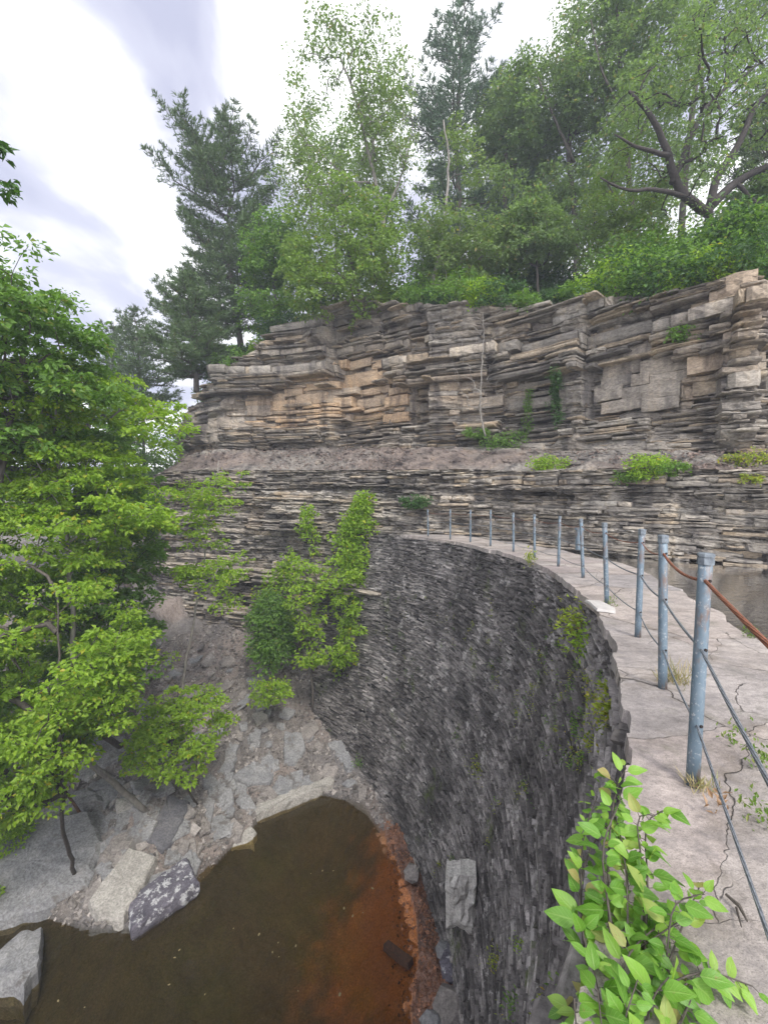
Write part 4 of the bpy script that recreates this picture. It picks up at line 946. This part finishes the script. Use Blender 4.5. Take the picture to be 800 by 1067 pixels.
for a_ in (('pale tree deep in the wood behind the thin leaved pale tree',[(350,330),(350,250),(345,180)],[(270,190),(300,130),(360,120),(430,140),(445,230),(430,320),(280,320)],36,70),('pale tree deep in the wood behind the slender leaning trunk',[(500,330),(498,240),(500,150)],[(425,200),(450,140),(520,110),(560,170),(560,300),(430,320)],38,71),('pale tree deep in the wood behind the slim trunks',[(640,330),(640,230),(640,130)],[(560,180),(590,120),(660,100),(730,150),(740,260),(700,300),(570,300)],37,72)):
    broad(a_[0],a_[1],a_[2],a_[3],3.0,170,'leaf_rim_hazed',a_[4],L=.17,m=20,rad=.9,r0=.2)
oak_limbs=[(.20,(738,222,0),(712,205,-.4),(700,185,-.6),(697,160,-.9),(680,120,-1.3),(655,95,-1.6)),(.20,(739,215,0),(765,190,.3),(800,172,.6),(850,165,.9)),
 (.17,(738,218,0),(745,185,.1),(770,150,.3),(785,110,.6),(830,60,1)),(.13,(700,190,-.6),(715,150,-.2),(735,110,.4),(765,85,.8),(800,60,1.2)),(.10,(697,162,-.9),(672,158,-1.4),(640,140,-1.8)),(.10,(712,205,-.4),(680,196,-1.2),(650,200,-1.7),(625,185,-2)),(.09,(765,190,.3),(790,215,-.2),(830,225,-.6)),(.08,(735,110,.4),(725,60,.2),(735,10,0))]
broad('spreading oak with thick dark crooked limbs at the upper right rim',[(733,330),(735,270),(739,218)],[(610,150),(640,80),(700,20),(770,-20),(850,20),(880,120),(860,240),(790,262),(760,235),(700,238),(640,225)],18.5,3.0,250,'leaf_rim_hazed',18,L=.10,m=15,rad=.5,bark='bark_dark',rtip=.014,r0=.42,limbs=oak_limbs,clumps=.5,pen=.3)
broad('dark green understory tree beside the oak trunk at right',[(790,320),(792,270),(785,235)],[(745,235),(775,190),(830,180),(860,240),(850,295),(770,290)],20.5,1.8,130,'leaf_rim_hazed',19,L=.11,m=26,rad=.5,r0=.1)
broad('bright young tree in front of the slim trunks at centre right',[(655,322),(652,270),(650,210)],[(615,190),(640,150),(680,160),(690,220),(680,290),(620,290),(605,240)],21,1.5,110,'leaf_young',20,L=.10,m=22,rad=.45,r0=.07)
broad('understory tree with mid green leaves below the blue green tree',[(560,335),(560,290),(555,240)],[(510,240),(540,205),(590,215),(615,260),(600,310),(520,310)],22,1.6,130,'leaf_rim_hazed',22,L=.11,m=24,rad=.45,r0=.08)
# rim bushes
rgb=np.random.default_rng(77)
bl=['leaf_mid','leaf_dark','leaf_mid','leaf_bright','leaf_dark']
rimpx=[200,222,246,268,292,316,338,362,385,408,430,455,478,500,522,545,566,588,612,634,656,678,700,722,745,768,790,815]
for i,x in enumerate(rimpx):
    u=u_at_px(x); pcx,ncx=plan2(np.array([u])); o_=O[nlow+nsh+nup-1][np.argmin(abs(ucol-u))]; 
    off=o_+rgb.uniform(.1,1.4); p=np.array([pcx[0,0]+ncx[0,0]*off,pcx[0,1]+ncx[0,1]*off,pcx[0,4]+.35*(off-o_)])
    bush('rim_bush','leafy green bush growing along the edge of the cliff top','bush',p-np.array([0,0,.15]),rgb.uniform(.6,1.4),bl[i%5],n=36,L=.10,m=16,group='bushes along the cliff rim',seed=i,sq=(1.1,.9,.75))
for i in range(26):
    x=rgb.uniform(200,810); u=u_at_px(x); pcx,ncx=plan2(np.array([u])); off=rgb.uniform(4.2,8); zt_=hz1(pcx[0,0]+ncx[0,0]*off,pcx[0,1]+ncx[0,1]*off)
    bush('understory_bush','green bush in the shade of the trees behind the cliff edge','bush',(pcx[0,0]+ncx[0,0]*off,pcx[0,1]+ncx[0,1]*off,zt_-.2),rgb.uniform(1.2,2.0),bl[(i*2+1)%5],n=70,L=.13,m=22,group='bushes under the rim trees',seed=50+i)
# ------------------------------------------------------------------ left bank trees
def gb(x,y): return np.array([x,y,bz(x,y)-.1])
def leftree(label,bp,trunk,poly,Y,dz,n,leaf,seed,**k):
    b=gb(*bp); return broad(label,[None]+trunk,poly,Y,dz,n,leaf,seed,base=b,group='broadleaf trees on the left bank',flat=.11,droop=.22,tilt=.32,**k)
leftree('dark leaved maple at the left edge rising against the sky',(-12.5,14.5),[(-30,700),(-10,560),(10,440),(30,350),(22,310)],[(-160,330),(-80,250),(20,236),(60,262),(95,300),(100,360),(120,400),(60,470),(-160,480)],11.5,2.2,330,'leaf_mid',40,L=.12,m=34,rad=.42,r0=.16,clumps=.6)
leftree('big bright green beech filling the left side, with thin grey trunk',(-8.2,14.8),[(78,780),(76,650),(70,560),(60,480),(58,420)],[(-160,400),(-40,375),(60,372),(130,388),(200,418),(216,470),(190,520),(190,560),(130,600),(-160,620)],13,2.0,560,'leaf_bright',41,L=.10,m=50,rad=.45,r0=.10,bark='bark_grey',clumps=.6)
leftree('lower bright green beech overhanging the bank at left',(-9.6,13.2),[(62,850),(70,820),(60,760),(62,680),(60,620)],[(-160,590),(-20,560),(110,600),(150,640),(165,690),(140,730),(150,770),(105,795),(60,838),(-160,850)],11.0,1.7,560,'leaf_bright',42,L=.09,m=44,rad=.38,r0=.06,clumps=.8)
leftree('shaded green tree behind the bright beeches on the left bank',(-10.5,17.2),[(95,760),(100,640),(110,540)],[(20,430),(100,420),(175,460),(180,560),(170,650),(165,730),(80,780),(-60,780),(-80,500)],15.6,1.8,480,'leaf_mid',43,L=.12,m=40,rad=.5,r0=.12)
leftree('large mid green tree behind the left bank, seen above the bright beech',(-15,25.5),[(80,520),(90,460),(100,410)],[(-80,400),(20,370),(120,380),(180,395),(196,430),(180,500),(150,560),(-80,560)],25,2.5,330,'leaf_mid',60,L=.15,m=34,rad=.75,r0=.2,clumps=.4)
leftree('far pale green tree closing the valley gap left of the cliff end',(-26,42),[(150,500),(150,440)],[(90,420),(140,395),(185,400),(196,450),(190,560),(60,560)],40,3,200,'leaf_mid',61,L=.22,m=30,rad=1.1,r0=.25,clumps=.3)
leftree('thin pale green sapling rising in front of the grey lower cliff',(-8.1,18.3),[(187,740),(196,680),(212,590),(222,510),(228,480)],[(175,520),(205,485),(262,482),(268,500),(240,530),(262,590),(255,640),(215,610),(228,690),(170,700),(160,640),(190,590)],17,1.3,150,'leaf_bright',44,L=.09,m=20,rad=.34,r0=.055,bark='bark_grey',clumps=1.0)
leftree('bright yellow green sapling spreading over the bank slabs',(-6.8,15.6),[(178,800),(180,760),(186,722)],[(120,790),(140,745),(170,715),(215,710),(245,735),(235,775),(215,812),(180,800)],14.6,1.0,150,'leaf_bright',45,L=.085,m=30,rad=.28,r0=.04,clumps=1.2)
# low plants left bottom
bush('bush','low bright shrub at the left edge beside the flat bedrock','bush',gb(-11.6,12.0),.5,'leaf_bright',n=45,L=.08,m=26,seed=200)
bush('bush','bright leafy branch tips hanging at left below the lower beech','bush',gb(-12.4,13.6)+np.array([0,0,.2]),.8,'leaf_bright',n=60,L=.08,m=26,seed=201)
# leaning dead pole on the bank
a=atz(98,873,WZ+.45); b=at(62,815,15.0); mb=MB(); mb.tube([a,(a+b)/2+np.array([.03,0,.05]),b],[.055,.05,.035],7); o=mb.build('dead_branch',M['rot_wood'],loc=a,smooth=True); o.location=tuple(a); tag(o,'dark straight fallen branch leaning over the left bank slabs','branch')
# twig of a near tree entering at the left edge
rg=np.random.default_rng(5); Yt=5.5; b=at(-150,240,Yt); e=thing('overhanging_twig','dark leafed twig hanging in at the left edge against the sky','branch',b)
T_=np.array([at(x,y,Yt+rg.uniform(-.2,.2)) for x,y in ((2,152),(4,160),(8,190),(5,198),(12,200),(-10,150),(-25,190),(-40,170),(-60,200))])
tr,br,_=skeleton(rg,[([b,at(-60,190,Yt),at(-25,172,Yt)],.025,.008)],T_,.15,.004); merge(tr,br).build('stem',M['bark'],e,b,smooth=True)
V_,q_=sprays(rg,T_,.07,9,.075,.4); meshl('foliage',V_,[q_],M['leaf_dark'],e,b)
# ------------------------------------------------------------------ plants at the wall end and on the cliff
def foot(x,y,Y):
    p=at(x,y,Y); p[2]=max(p[2],bz(p[0],p[1])-.1) ; return p
bush('bush','dark green bush left of the wall end, at the cliff foot','bush',at(284,690,20.2),1.45,'leaf_mid',n=110,L=.11,m=30,seed=210,sq=(.62,.62,1.25))
bush('bush','small bright bush at the foot of the dark green bush','bush',at(282,732,18.6),.8,'leaf_bright',n=38,L=.10,m=14,seed=211,sq=(1.2,.8,.7))
b=foot(326,742,19.0)
broad('light green shrub tree with brown stems standing against the wall end',[None,(325,700),(322,650),(330,600)],[(290,640),(300,590),(330,570),(372,590),(388,640),(380,690),(345,700),(310,690)],19.3,.9,85,'leaf_bright',46,L=.12,m=20,rad=.36,r0=.05,base=b,group=None,name='shrub_tree',clumps=1.2)
def vine(label,path,Y,w,n,leaf,seed,L=.1,m=16,wall=True,droop=.5):
    """creeper hugging a face; path in picture points, placed on the dam or cliff surface"""
    rg=np.random.default_rng(seed); pts=[]
    for (x,y,ww) in path:
        p=None
        if wall: p=onwall(x,y)
        if p is None: p=cliff_pt(x,y) if Y is None else at(x,y,Y)
        pts.append((p,ww))
    c=pts[-1][0]; e=thing('creeper',label,'plant',c); ch=[p for p,_ in pts][::-1]
    T_=[]
    for _ in range(n):
        i=rg.integers(0,len(pts)-1); f=rg.uniform(); p=pts[i][0]*(1-f)+pts[i+1][0]*f; ww=(pts[i][1]*(1-f)+pts[i+1][1]*f)
        d=np.array([rg.normal(0,ww*.45),-abs(rg.normal(0,.12))-.05,rg.normal(0,ww*.35)]); T_.append(p+d)
    T_=np.array(T_); tr,br,_=skeleton(rg,[(ch,.02,.008)],T_,.25,.005,wander=.05)
    merge(tr,br).build('stem',M['bark'],e,c)
    V_,q_=sprays(rg,T_,w,m,L,.6,tilt=.8,droop=droop); meshl('foliage',V_,[q_],M[leaf],e,c); return e
vine('dense bright creeper climbing the left end of the dam wall',[(380,516,.45),(370,545,.8),(367,580,.95),(373,620,.85),(368,660,.7),(360,700,.5)],20.2,.30,190,'leaf_bright',47,L=.12,m=20,wall=False)
vine('narrow bright creeper left of the dense one, above the shrub',[(322,530,.4),(316,560,.7),(296,590,.9),(280,620,.8)],21.0,.24,45,'leaf_bright',48,L=.12,wall=False)
cl=[('round dark green bush on the cliff above the far end of the path',435,522,.42,'leaf_dark',60,.07),
('spreading green bush on the shelf below the dead white sapling',528,462,.75,'leaf_mid',90,.08),('green bush lower right of the shelf bush, on the ledge',572,482,.5,'leaf_bright',60,.07),('small green bush on the ledge left of the dead sapling',497,452,.4,'leaf_mid',40,.07),
('bright bush on the shelf above the reservoir, right of centre',672,487,.55,'leaf_bright',80,.06),('bush beside the bright shelf bush, trailing left',650,500,.35,'leaf_mid',40,.06),('bush on the right of the bright shelf bush',700,484,.35,'leaf_mid',40,.06),
('brownish green bush on the shelf at far right',775,478,.42,'leaf_yellow',40,.06),('small plant high on the rock face under the oak',712,345,.35,'leaf_mid',40,.07),('small yellowish weed on the rock under the far right bush',780,497,.22,'leaf_yellow',20,.05)]
for i,(lb,x,y,r,lf,n_,l_) in enumerate(cl):
    p=cliff_pt(x,y); p[1]-=.12; bush('cliff_bush',lb,'bush',p-np.array([0,0,r*.5]),r*1.1,lf,n=int(n_*.8),L=l_,m=13,seed=230+i,sq=(1.5,.7,.6))
vine('dark ivy hanging down the crack in the upper cliff',[(577,388,.15),(576,410,.2),(578,438,.22)],None,.16,50,'leaf_dark',49,L=.07,m=16,wall=False)
vine('ivy trailing in the recess left of the dark ivy',[(552,405,.1),(547,425,.15),(550,445,.2)],None,.13,24,'leaf_mid',50,L=.06,m=14,wall=False)
# dead white sapling on the shelf
p0=cliff_pt(499,458); p0[1]-=.75; D0=p0[1]
rg=np.random.default_rng(6); T_=[]
for _ in range(150):
    y=rg.uniform(325,430); w_=34*(1-abs(y-365)/75)+8; T_.append(at(501+rg.uniform(-w_,w_),y,D0+rg.uniform(-.9,.3)))
tr,br,_=skeleton(rg,[([p0,at(500,430,D0),at(501,390,D0-.05),at(504,350,D0-.1),at(503,325,D0-.15)],.04,.01)],np.array(T_),.2,.0055,pen=1.0)
e=thing('dead_sapling','leafless pale sapling standing on the shelf before the cliff','tree',p0); merge(tr,br).build('trunk',M['bark_grey'],e,p0,smooth=True); br2=MB()
# small growth on the dam face
def tuft(name,label,p,r,leaf,n,L,seed,group=None,nrm=None,cat='plant'):
    rg=np.random.default_rng(seed+700); nn=unit(np.array([CX-p[0],CY-p[1],0.])) if nrm is None else np.array(nrm,float)
    c=p+nn*.02; D=unit(nn*.8+np.array([0,0,.3])+rg.normal(0,.6,(n,3))); P=c+rg.normal(0,r*.35,(n,3))*np.array([1,1,1.3])+nn*abs(rg.normal(0,r*.15,(n,1))); 
    V_,q_=leaves_geo(P,D,np.array([[0,0,1.]])+nn*.5+rg.normal(0,.5,(n,3)),L*rg.uniform(.5,1.2,n),L*.5*rg.uniform(.6,1.1,n)); 
    o=mesh(name,V_-p,[q_],M[leaf]); o.location=tuple(p); tag(o,label,cat,group); return o
def crest(x,y):  # on the upper dam face below the lip
    return onwall(x,y)
wp=[('larger yellow green fern patch below the wall lip near the fourth post',604,650,.36,'leaf_yellow',260,.09),('light green fern cluster hanging at the wall lip',612,668,.30,'leaf_bright',160,.08),('yellow fern hanging on the wall edge above the foreground plant',640,742,.16,'leaf_yellow',110,.07),('small yellow fern at the wall edge above the larger yellow one',636,720,.10,'leaf_yellow',50,.06),
('green moss and fern clump in the middle of the dam face',500,800,.28,'leaf_yellow',130,.07),('small green fern near the foot of the dam face at left',375,793,.3,'leaf_mid',110,.09),('small fern on the dam face left of the middle clump',478,765,.2,'leaf_mid',50,.06),('small fern low on the dam face near the bottom edge',520,1003,.22,'leaf_yellow',90,.06),('bright small fern beside the low one on the dam face',545,985,.16,'leaf_bright',60,.05),('fern at the bottom of the dam face in the lower centre',540,1050,.2,'leaf_mid',80,.06),('little fern above the pale mortared block',512,880,.15,'leaf_yellow',50,.05)]
for i,(lb,x,y,r,lf,n_,l_) in enumerate(wp):
    p=onwall(x,y)
    if p is not None: tuft('wall_fern',lb,p,r,lf,n_,l_,i)
rg=np.random.default_rng(9); k=0
while k<130:
    x=rg.uniform(400,640); y=rg.uniform(620,1060); 
    if vnoise(x/60,y/60,0,300)<.0: continue
    p=onwall(x,y)
    if p is None or p[2]<WZ+.4: continue
    tuft('wall_moss','tiny yellow green moss tuft rooted in a joint of the dam face',p,rg.uniform(.06,.2),'leaf_yellow' if rg.uniform()<.6 else 'leaf_mid',int(rg.uniform(12,40)),.045,100+k,'moss tufts in the joints of the dam'); k+=1
p=atz(552,586,0.); tuft('weed','yellow green weed at the lip of the path by the seventh post',p+np.array([0,0,.04]),.2,'leaf_yellow',110,.08,400,nrm=(0,0,1))
# path weeds, straw and dry leaves
def grasst(name,label,p,r,n,L,mat,seed,group=None):
    rg=np.random.default_rng(seed); P=np.stack([rg.normal(0,r*.4,n),rg.normal(0,r*.4,n),np.zeros(n)],1)+p; D=np.stack([rg.normal(0,.6,n),rg.normal(0,.6,n),np.ones(n)],1)
    V_,q_=blades(rg,P,D,L*rg.uniform(.4,1.1,n),np.full(n,.005)); o=mesh(name,V_-p,[q_],M[mat]); o.location=tuple(p); tag(o,label,'grass tuft',group); return o
grasst('straw_tuft','tuft of dry straw growing at the foot of the second post',atz(703,712,.0),.16,110,.22,'straw',1)
for i,(x,y,lb) in enumerate([(768,775,'low green weed in the crack right of the nearest post'),(792,800,'little green weed in a flagstone joint at the right edge'),(782,665,'yellow green weed near the reservoir edge of the path'),(636,632,'small green weed at the foot of the fourth post'),(788,855,'sparse green weed on the path at the right edge')]):
    p=atz(x,y,.0); tuft('weed',lb,p+np.array([0,0,.012]),.10,'grass',60,.035,410+i,nrm=(0,0,1))
grasst('straw_tuft','dry stalks and roots at the foot of the nearest post',atz(729,820,.0),.09,60,.10,'straw',5)
for i,(x,y) in enumerate([(741,838),(748,846),(744,852),(752,840),(738,846),(757,850),(748,832)]):
    p=atz(x,y,.02); tuft('dry_leaf','curled brown dry leaf lying at the foot of the nearest post',p,.012,'dryleaf',2,.055,430+i,'dry leaves at the nearest post',nrm=(0,0,1),cat='leaf')
a=atz(756,932,.025);b=atz(778,960,.02);mb=MB();mb.tube([a,(a+b)/2+np.array([.01,0,.006]),b],[.005,.007,.003],6);mb.tube([(a+b)/2,atz(772,966,.03)],[.004,.002],5);o=mb.build('dry_stick',M['bark'],loc=a); o.location=tuple(a); tag(o,'brown dry stick lying in a crack of the path at lower right','stick')
# ------------------------------------------------------------------ leafy foreground plant
def bigleaf(mb,p,d,nrm,L,W,rg):
    d=unit(d); s_=unit(np.cross(d,nrm)); nn=np.cross(s_,d); nu,nv=9,5; curl=rg.uniform(.15,.5); fold=rg.uniform(.1,.35); tw=rg.normal(0,.15)
    Vs=[]
    for i in range(nu):
        t=i/(nu-1); w=W*.5*(math.sin(math.pi*t**.72)**.85)*(1-.15*t) if 0<t<1 else 0.0008
        c=p+d*L*(t-.12*curl*t*t)-nn*L*curl*.55*t*t
        for j in range(nv):
            v=(j/(nv-1)*2-1); wav=.02*L*math.sin(t*9+v*2)*abs(v)
            Vs.append(c+s_*w*v+nn*(abs(v)**1.3*w*fold+wav+tw*v*w*t))
    mb.add(Vs,grid(nu,nv))
m,nt,out=newmat('vine_leaf'); g=N(nt); geo=g.n('NewGeometry'); rnd=geo.outputs['Random Per Island']
col=g.ramp(rnd,[(0,(.10,.24,.03)),(.45,(.17,.36,.045)),(.80,(.25,.45,.06)),(.93,(.30,.46,.08)),(1,(.42,.30,.14))])
col=g.mix(g.math('MULTIPLY',g.noise(geo.outputs['Position'],45,5,.6),.35),col,(.10,.22,.03))
lv=g.math('ABSOLUTE',g.n('Attribute',attribute_name='lv').outputs['Fac']); lt=g.n('Attribute',attribute_name='lt').outputs['Fac']
mid=g.ramp(lv,[(.0,1),(.07,.6),(.13,0)])
sv=g.math('SINE',g.math('SUBTRACT',g.math('MULTIPLY',lt,44.),g.math('MULTIPLY',lv,13.))); svr=g.ramp(sv,[(.80,0),(.97,.55)])
vein=g.math('MAXIMUM',mid,svr); col=g.mix(g.math('MULTIPLY',vein,.5),col,(.33,.50,.14))
col=g.mix(g.ramp(g.noise(geo.outputs['Position'],38,4,.7),[(.64,0),(.70,.7)]),col,(.28,.20,.08))
bm_=g.n('Bump',{'Strength':.5,'Distance':.003,'Height':g.math('SUBTRACT',g.noise(geo.outputs['Position'],130,3,.6),vein)})
d=g.n('BsdfPrincipled',{'Base Color':col,'Roughness':.42,'Specular IOR Level':.45,'Normal':bm_.outputs[0]})
t=g.n('BsdfTranslucent',{'Color':g.mix(1.0,col,(1.25,1.3,.5),'MULTIPLY')})
nt.links.new(g.n('MixShader',{0:.4,1:d.outputs[0],2:t.outputs[0]}).outputs[0],out.inputs[0]); M['vine_leaf']=m
rg=np.random.default_rng(12); root=np.array([.78,1.32,-.45])
e=thing('leafy_plant','large leaved bright green plant growing over the wall edge at lower right','plant',root)
stems=[[(640,1100,1.22),(636,1000,1.35),(632,900,1.5),(640,820,1.66),(652,800,1.75)],[(650,1110,1.2),(670,1000,1.32),(676,920,1.45),(668,850,1.58),(700,842,1.62)],[(650,1120,1.2),(690,1040,1.2),(730,1015,1.22),(758,1022,1.22)],[(640,1100,1.22),(610,1020,1.35),(604,940,1.48),(606,870,1.6),(622,830,1.7)],[(655,1110,1.2),(690,1020,1.26),(712,960,1.34),(728,925,1.4)],[(640,1100,1.22),(655,960,1.38),(650,880,1.52),(640,850,1.62)],[(640,1120,1.18),(620,1060,1.2),(600,1055,1.25),(590,1050,1.3)],[(655,1120,1.18),(700,1075,1.15),(735,1060,1.16)],[(640,1120,1.15),(625,1040,1.2),(612,985,1.3)],[(650,1120,1.15),(668,1060,1.18),(690,1010,1.25)],[(645,1120,1.12),(640,1070,1.14),(650,1020,1.2)],[(650,1130,1.12),(700,1090,1.1),(720,1040,1.15)],[(650,1100,1.2),(640,1030,1.25),(655,990,1.3),(690,960,1.36)]]
sm=MB(); lm=MB()
stems+=[[(610,1130,1.1),(600,1080,1.12),(598,1040,1.15)],[(630,1130,1.1),(628,1080,1.12),(622,1030,1.15)]]
stems+=[[(x+rg.normal(0,14),y+rg.normal(0,14),Y+rg.normal(0,.04)) for x,y,Y in st] for st in stems[:6]+stems[9:13]]
for st in stems:
    P=[root]+[at(x,y,Y) for x,y,Y in st]; P=np.array(P); dd=np.r_[0,np.cumsum(np.linalg.norm(np.diff(P,axis=0),axis=1))]; n_=20; tt=np.linspace(0,dd[-1],n_); Q=np.stack([np.interp(tt,dd,P[:,i]) for i in range(3)],1)
    for _ in range(2): Q[1:-1]=(Q[:-2]+2*Q[1:-1]+Q[2:])/4
    sm.tube(Q,np.linspace(.006,.0018,n_),6); sd_=1
    s0=dd[1]*.9
    for s_ in np.arange(s0,dd[-1]+.001,.0205):
        p=np.array([np.interp(s_,tt,Q[:,i]) for i in range(3)]); k_=min(n_-2,int(s_/dd[-1]*(n_-1))); ax=unit(Q[k_+1]-Q[k_]); sd_=-sd_
        lat=unit(np.cross(ax,np.array([0,0,1.])+rg.normal(0,.5,3)))*sd_; d=lat*.9+ax*.45+rg.normal(0,.3,3)+np.array([0,-.1,-.15]); d=unit(d)
        L_=rg.choice([rg.uniform(.04,.07),rg.uniform(.07,.105),rg.uniform(.105,.13)],p=[.3,.5,.2])*(1-.35*(s_-s0)/(dd[-1]-s0+.01)); p2=p+d*.016; sm.tube([p,p2],[.0014,.0012],4,cap=False)
        bigleaf(lm,p2,d,np.array([0,-.5,1.])+rg.normal(0,.35,3),L_,L_*rg.uniform(.5,.64),rg)
sm.build('stems',M['bark'],e,root,smooth=True); lo=lm.build('foliage',M['vine_leaf'],e,root,smooth=True)
nl_=len(lo.data.vertices)//45
for nm,ar in (('lv',np.tile(np.linspace(-1,1,5),9)),('lt',np.repeat(np.linspace(0,1,9),5))):
    A_=lo.data.attributes.new(nm,'FLOAT','POINT'); A_.data.foreach_set('value',np.tile(ar,nl_))
# roots on the wall foot: pale sticks
for i,(x0,y0,x1,y1) in enumerate([(455,928,464,916),(457,938,470,932),(431,912,437,902),(433,905,431,893),(462,955,468,953)]):
    a=atz(x0,y0,WZ+.55);b=atz(x1,y1,WZ+.7); mb=MB(); mb.tube([a,(a+b)/2+np.array([0,0,.03]),b],[.012,.015,.01],5); o=mb.build('root',M['dead_wood'],loc=a); o.location=tuple(a); tag(o,'thin pale root stub sticking out at the foot of the dam wall','root','pale root stubs at the wall foot')
#@@LIGHT
# ------------------------------------------------------------------ camera, sky, sun
cam=bpy.data.cameras.new('camera'); co_=bpy.data.objects.new('camera',cam); C.objects.link(co_); scn.camera=co_
co_.location=(0,0,CAMZ); co_.rotation_euler=(math.pi/2+PITCH,0,0); cam.sensor_fit='VERTICAL'; cam.sensor_height=36; cam.sensor_width=36; cam.lens=36*F/1067; cam.clip_end=3000; cam.clip_start=.02
SUN=np.array([.28,-.62,.8]); SUN/=np.linalg.norm(SUN)
el=math.asin(SUN[2]); az=math.atan2(SUN[0],SUN[1])
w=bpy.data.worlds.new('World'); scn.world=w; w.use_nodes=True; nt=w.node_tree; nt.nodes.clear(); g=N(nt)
sky=g.n('TexSky',sky_type='NISHITA',sun_disc=False,sun_elevation=el,sun_rotation=az,air_density=1.2,dust_density=2.0)
tc=g.n('TexCoord').outputs['Generated']; sep=g.n('SeparateXYZ',{0:tc})
den=g.math('ADD',sep.outputs[2],.35); cx=g.math('DIVIDE',sep.outputs[0],den); cy=g.math('DIVIDE',sep.outputs[1],den)
vec=g.n('CombineXYZ',{0:cx,1:cy}).outputs[0]
vec=g.mapping(vec,(1.15,.8,1),(0,0,R(24)))
vec=g.n('VectorMath',{0:vec,1:(3.1,2.2,0)},operation='ADD').outputs[0]
nz=g.n('TexNoise',{'Vector':vec,'Scale':2.5,'Detail':6.,'Roughness':.48,'Distortion':.5}).outputs['Fac']
cloud=g.ramp(nz,[(.38,(2.7,2.75,3.5)),(.47,(3.4,3.42,4.1)),(.54,(5.4,5.4,5.7)),(.60,(7.8,7.8,7.9))])
gain=g.math('ADD',1.0,g.math('MULTIPLY',g.math('MAXIMUM',g.math('MULTIPLY',sep.outputs[1],-1.0),0.0),2.2)); gc=g.n('CombineXYZ',{0:gain,1:gain,2:gain}).outputs[0]  # unseen sky behind the camera brightened to add light on the cliff
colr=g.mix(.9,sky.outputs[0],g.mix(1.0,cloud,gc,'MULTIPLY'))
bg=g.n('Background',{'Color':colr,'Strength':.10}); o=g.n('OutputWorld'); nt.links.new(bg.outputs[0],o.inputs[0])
sl=bpy.data.lights.new('sun','SUN'); sl.energy=1.5; sl.angle=R(14); sl.color=(1,.96,.9); so=bpy.data.objects.new('sun',sl); C.objects.link(so)
from mathutils import Vector
so.rotation_euler=Vector(tuple(SUN)).to_track_quat('Z','Y').to_euler(); so.location=(0,0,40)
vs=scn.view_settings; scn.display_settings.display_device='sRGB'; vs.view_transform='Standard'; vs.look='None'; vs.gamma=1; vs.exposure=1.3; vs.use_curve_mapping=False
scn.render.engine='CYCLES'; scn.cycles.max_bounces=8; scn.cycles.transparent_max_bounces=12
print('polys',sum(len(o.data.polygons) for o in bpy.data.objects if o.type=='MESH'))

if HAZE:
  pass
# haze volume added to wash out the far trees like lens glare
if HAZE:
    hz_=MB(); x0,x1,y0,y1,z0_,z1_=-70,70,-40,80,-13.6,48
    Vh=[(x,y,z) for z in (z0_,z1_) for y in (y0,y1) for x in (x0,x1)]
    m,nt,out=newmat('haze'); pv=nt.nodes.new('ShaderNodeVolumePrincipled'); pv.inputs['Color'].default_value=(.82,.88,1,1); pv.inputs['Density'].default_value=HAZE; nt.links.new(pv.outputs[0],out.inputs['Volume'])
    o=mesh('haze',Vh,[[(0,2,3,1),(4,5,7,6),(0,1,5,4),(2,6,7,3),(0,4,6,2),(1,3,7,5)]],m); o['kind']='stuff'
